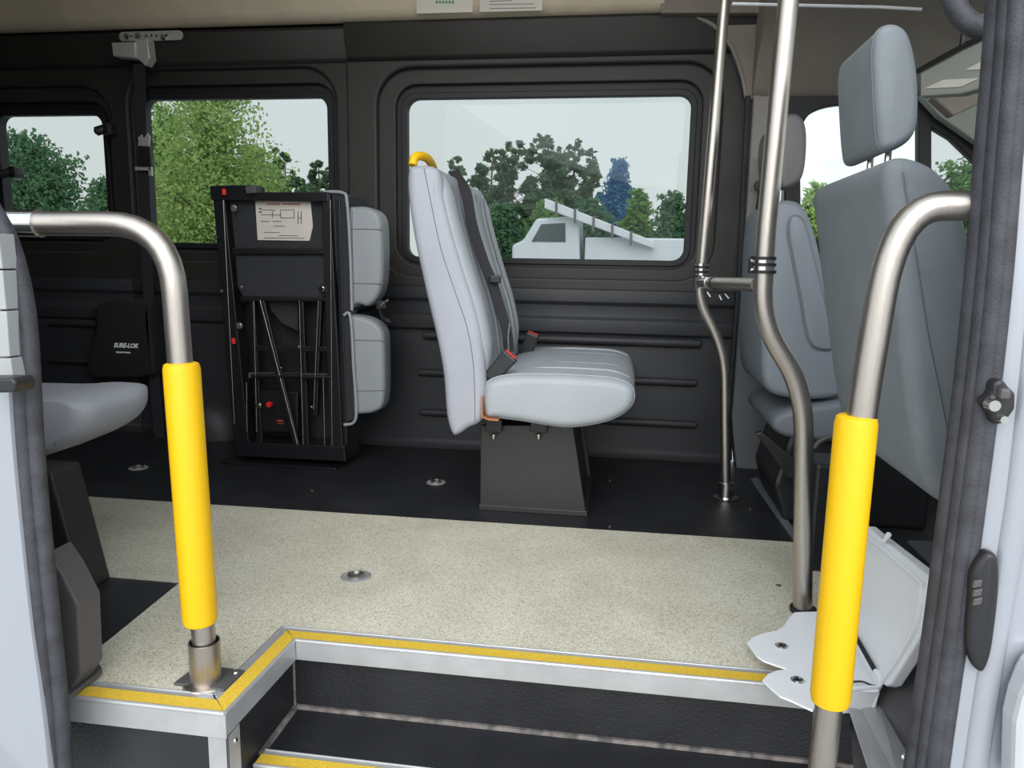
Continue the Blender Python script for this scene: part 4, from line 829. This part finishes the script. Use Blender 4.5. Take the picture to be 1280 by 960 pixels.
for x_, y_ in ((977, 808), (997, 851)):
    bm = new_bm(); c_ = PZ(x_, y_, BZ); lathe(bm, [(0, 0), (.0125, 0), (.013, .002), (.010, .004), (.004, .003), (0, .001)], c_, seg=18); s_ = obj('screw', bm, M['chrome'], t, smooth=True)
    bm = new_bm(); box(bm, (c_.x - .006, c_.y - .001, c_.z + .003), (c_.x + .006, c_.y + .001, c_.z + .0045)); box(bm, (c_.x - .001, c_.y - .006, c_.z + .003), (c_.x + .001, c_.y + .006, c_.z + .0045)); obj('screw_slot', bm, M['gasket'], s_)
# open lid
yA, yB = A.y, B0.y
L1 = A + Vector((.004, 0, .0)); L2 = B0 + Vector((.004, 0, 0))
T_near = P(1163, 726, yA + .03); T_near2 = P(1155, 792, yA + .01); T_far = P(1083, 657, yB + .02)
lid = [L1, T_near2, T_near, T_far, L2]
ln = (T_far - L2).cross(L1 - L2).normalized()
if ln.x < 0: ln = -ln
def on_lid(x_, y_, off=0):
    d = ray(x_, y_); k = (L1 - CAM).dot(ln) / d.dot(ln); return CAM + d * k - ln * off
lp = [(1106, 858), (1112, 856), (1154, 790), (1163, 726), (1158, 718), (1090, 664), (1082, 657), (1060, 690), (1056, 740), (1062, 790)]
bm = new_bm(); prism(bm, [on_lid(*q_) for q_ in lp], ln * .022, .004); l_ = obj('lid', bm, M['white'], t, 'open white lid')
rp = [(1098, 848), (1106, 850), (1146, 786), (1155, 735), (1150, 725), (1092, 675), (1078, 668)]
bm = new_bm(); tube(bm, smooth_path([on_lid(x_, y_, .003) for x_, y_ in rp], 4), .0045, 8); obj('lid_rim', bm, M['white'], l_, smooth=True)
bm = new_bm(); tube(bm, [on_lid(1108, 672, .0), on_lid(1111, 668, .0)], .005, 8); tube(bm, [on_lid(1108, 676, .004), on_lid(1113, 670, .004)], .004, 8); obj('lid_catch', bm, M['white'], l_, smooth=True)
bm = new_bm(); tube(bm, [B0 + Vector((0, 0, .006)), B0.lerp(A, .82) + Vector((0, 0, .008))], .0045, 8); obj('hinge_strip', bm, M['gasket'], t, 'black hinge strip', smooth=True)
bm = new_bm(); tube(bm, [B0.lerp(A, .80) + Vector((0, 0, .010)), B0.lerp(A, .98) + Vector((0, 0, .008))], .006, 8); obj('hinge_knuckle', bm, M['white'], t, smooth=True)
bm = new_bm(); tube(bm, smooth_path([PZ(1066, 852, BZ + .004), PZ(1078, 852, BZ + .006), PZ(1088, 856, BZ + .006), PZ(1098, 858, BZ + .004)], 4), .0018, 6); obj('bent_wire', bm, M['gasket'], t, smooth=True)
# dirt patches next to the box
bm = new_bm(); c_ = PZ(1110, 866, .0); prism(bm, [c_ + Vector(v_) for v_ in ((-.02, -.02, 0), (.01, -.025, 0), (.02, 0, 0), (.0, .01, 0))], (0, 0, .004)); obj('trim_26', bm, M['grit'], kind='structure')

# ================================================================ DOOR EDGES
# left: rubber seal (three lips) following the opening
sealL = [(-30, 215), (0, 262), (22, 305), (38, 365), (46, 430), (52, 540), (60, 640), (72, 760), (84, 880), (92, 1000)]
bm = new_bm()
def lips(bm, line, Y, offs, dx=0):
    for off, r, dy in offs: tube(bm, smooth_path([P(x_ + off, y_, Y + dy) for x_, y_ in line], 6), r, 10)
lips(bm, sealL, 1.05, ((-9, .014, .0), (-24, .013, -.010), (-38, .013, -.016), (-16, .012, .01), (-31, .012, .004)))
obj('trim_27', bm, M['seal'], kind='structure', smooth=True)
# inner post panel behind the seal
bm = new_bm(); a = [(58, 640), (100, 752), (101, 842), (120, 838), (124, 850), (84, 878), (60, 880)]
prism(bm, [P(x_, y_, 1.12) for x_, y_ in ((58, 690), (76, 716), (97, 757), (101, 843), (86, 868), (50, 872))], (0, .06, 0), .004); obj('trim_28', bm, M['darkgrey'], kind='structure')
bm = new_bm(); prism(bm, [PZ(96, 836, .010), PZ(126, 836, .010), PZ(128, 842, .010), PZ(90, 874, .010), PZ(72, 880, .010), PZ(72, 860, .010)], (0, 0, .010), .002)
fb = tag(obj('foot_bracket', bm, M['darkgrey']), 'dark metal foot bracket at lower left door edge', 'bracket')
bm = new_bm(); lathe(bm, [(0, 0), (.007, 0), (.006, .003), (0, .004)], PZ(112, 840, .018), seg=12); obj('screw', bm, M['alu'], fb, smooth=True)
# outer body skin left
bm = new_bm(); line = [(-32, 300), (-14, 340), (2, 390), (8, 440), (14, 540), (24, 650), (38, 780), (54, 900), (64, 1000)]
pl_ = smooth_path([P(x_, y_, 1.02) for x_, y_ in line], 4)
pts = pl_ + [Vector((-1.9, 1.02, pl_[-1].z)), Vector((-1.9, 1.02, pl_[0].z))]
prism(bm, pts, (0, .04, 0), .012); obj('wall_body_left', bm, M['body'], kind='structure', smooth=True)
# upper left pale ribbed panel
for i, (ya, yb) in enumerate(((292, 336), (338, 387), (389, 446), (448, 474))):
    bm = new_bm(); prism(bm, [P(-60, ya, 1.012), P(-2 + i * 5, ya, 1.012), P(3 + i * 4.5, yb, 1.012), P(-60, yb, 1.012)], (0, .03, 0), .0015); obj('trim_%d' % (30 + i), bm, M['siding'], kind='structure')
bm = new_bm(); ppx(bm, [(-30, 473), (16, 473), (20, 479), (18, 491), (-30, 492)], .965, .04, .004); tag(obj('door_latch', bm, M['blackplastic']), 'black latch at the left edge of the picture', 'latch')
# right: seal
sealR = [(1268, -40), (1262, 60), (1250, 200), (1238, 350), (1222, 500), (1204, 640), (1186, 780), (1166, 920), (1156, 1000)]
bm = new_bm(); lips(bm, sealR, 1.03, ((-16, .016, .02), (-4, .013, .0), (6, .012, -.01), (16, .011, -.012), (-10, .012, .015)))
obj('trim_35', bm, M['seal'], kind='structure', smooth=True)
# right body pillar
line = [(1292, -40), (1286, 60), (1274, 200), (1262, 350), (1246, 500), (1229, 640), (1205, 780), (1183, 920), (1172, 1000)]
pl_ = smooth_path([P(x_, y_, 1.01) for x_, y_ in line], 4)
bm = new_bm(); prism(bm, pl_ + [Vector((.80, 1.01, pl_[-1].z)), Vector((.80, 1.01, pl_[0].z))], (0, .10, 0), .016); obj('wall_body_right', bm, M['body'], kind='structure', smooth=True)
bm = new_bm(); tube(bm, smooth_path([P(x_ + 42, y_, 1.01) for x_, y_ in line[3:]], 5), .016, 12, flat=.6, up=(0, 1, 0)); obj('trim_36', bm, M['body'], kind='structure', smooth=True)
bm = new_bm(); ppx(bm, [(1296, 832), (1286, 850), (1276, 875), (1269, 905), (1266, 1000), (1400, 1000), (1400, 832)], .96, .04, .008); obj('trim_37', bm, M['carpaint'], kind='structure')
# inner dark pillar inside the seal (closes the cab side)
bm = new_bm(); pts = [P(x_ + 4, y_, 1.10) for x_, y_ in sealR]; prism(bm, pts + [Vector((XF, 1.10, pts[-1].z)), Vector((XF, 1.10, pts[0].z))], (0, .03, 0)); obj('wall_near_cab', bm, M['panel'], kind='structure')
# door switch plate
t = thing('door_contact_plate', 'black oval contact plate with three pads on silver pillar', 'door contact', P(1228, 765, 1.0))
pr = prof_px([(1228, 692), (1240, 690), (1247, 702), (1247, 740), (1240, 800), (1234, 826), (1226, 838), (1216, 832), (1209, 812), (1208, 790), (1211, 750), (1214, 715)], 1.0, 5)
bm = new_bm(); puff(bm, pr, 0.993, 1.015, .008, 4); obj('plate', bm, M['blackplastic'], t, smooth=True)
for k, y_ in enumerate((732, 743, 754)):
    bm = new_bm(); ppx(bm, [(1218, y_ - 5), (1229, y_ - 7), (1227, y_ + 2), (1216, y_ + 4)], .989, .006, .0015); obj('contact_pad', bm, M['darkgrey'], t)
t = thing('door_striker', 'black striker with small silver pin on silver pillar', 'striker', P(1250, 503, .995))
bm = new_bm(); ppx(bm, [(1242, 478), (1254, 473), (1262, 484), (1271, 492), (1270, 512), (1256, 530), (1244, 532), (1240, 520), (1232, 510), (1231, 500), (1240, 494)], .99, .03, .006); obj('striker_body', bm, M['blackplastic'], t)
bm = new_bm(); lathe(bm, [(0, -.014), (.007, -.014), (.008, 0), (0, 0)], P(1237, 505, .99), (0, 1, 0), 12); lathe(bm, [(0, -.006), (.005, -.006), (.006, 0), (0, 0)], P(1253, 524, .99), (0, 1, 0), 12); obj('pin', bm, M['chrome'], t, smooth=True)
bm = new_bm(); rpx(bm, 1252, 486, 1264, 500, .98, .012, .003); obj('striker_roller', bm, M['darkgrey'], t)
# grab handle top right
t = thing('assist_handle', 'curved black grab handle at the upper right corner', 'grab handle', P(1215, 30, 1.35))
bm = new_bm(); tube(bm, smooth_path([P(1184, -40, 1.35), P(1190, -5, 1.35), P(1204, 22, 1.34), P(1228, 35, 1.33), P(1262, 34, 1.32)], 6), .017, 14); obj('grip', bm, M['seal'], t, smooth=True)
bm = new_bm(); rpx(bm, 1232, 14, 1262, 22, 1.36, .03, .003); obj('amber_insert', bm, M['amber'], t, 'small amber insert')
for o in bpy.data.objects:
    if '_o' in o: del o['_o']
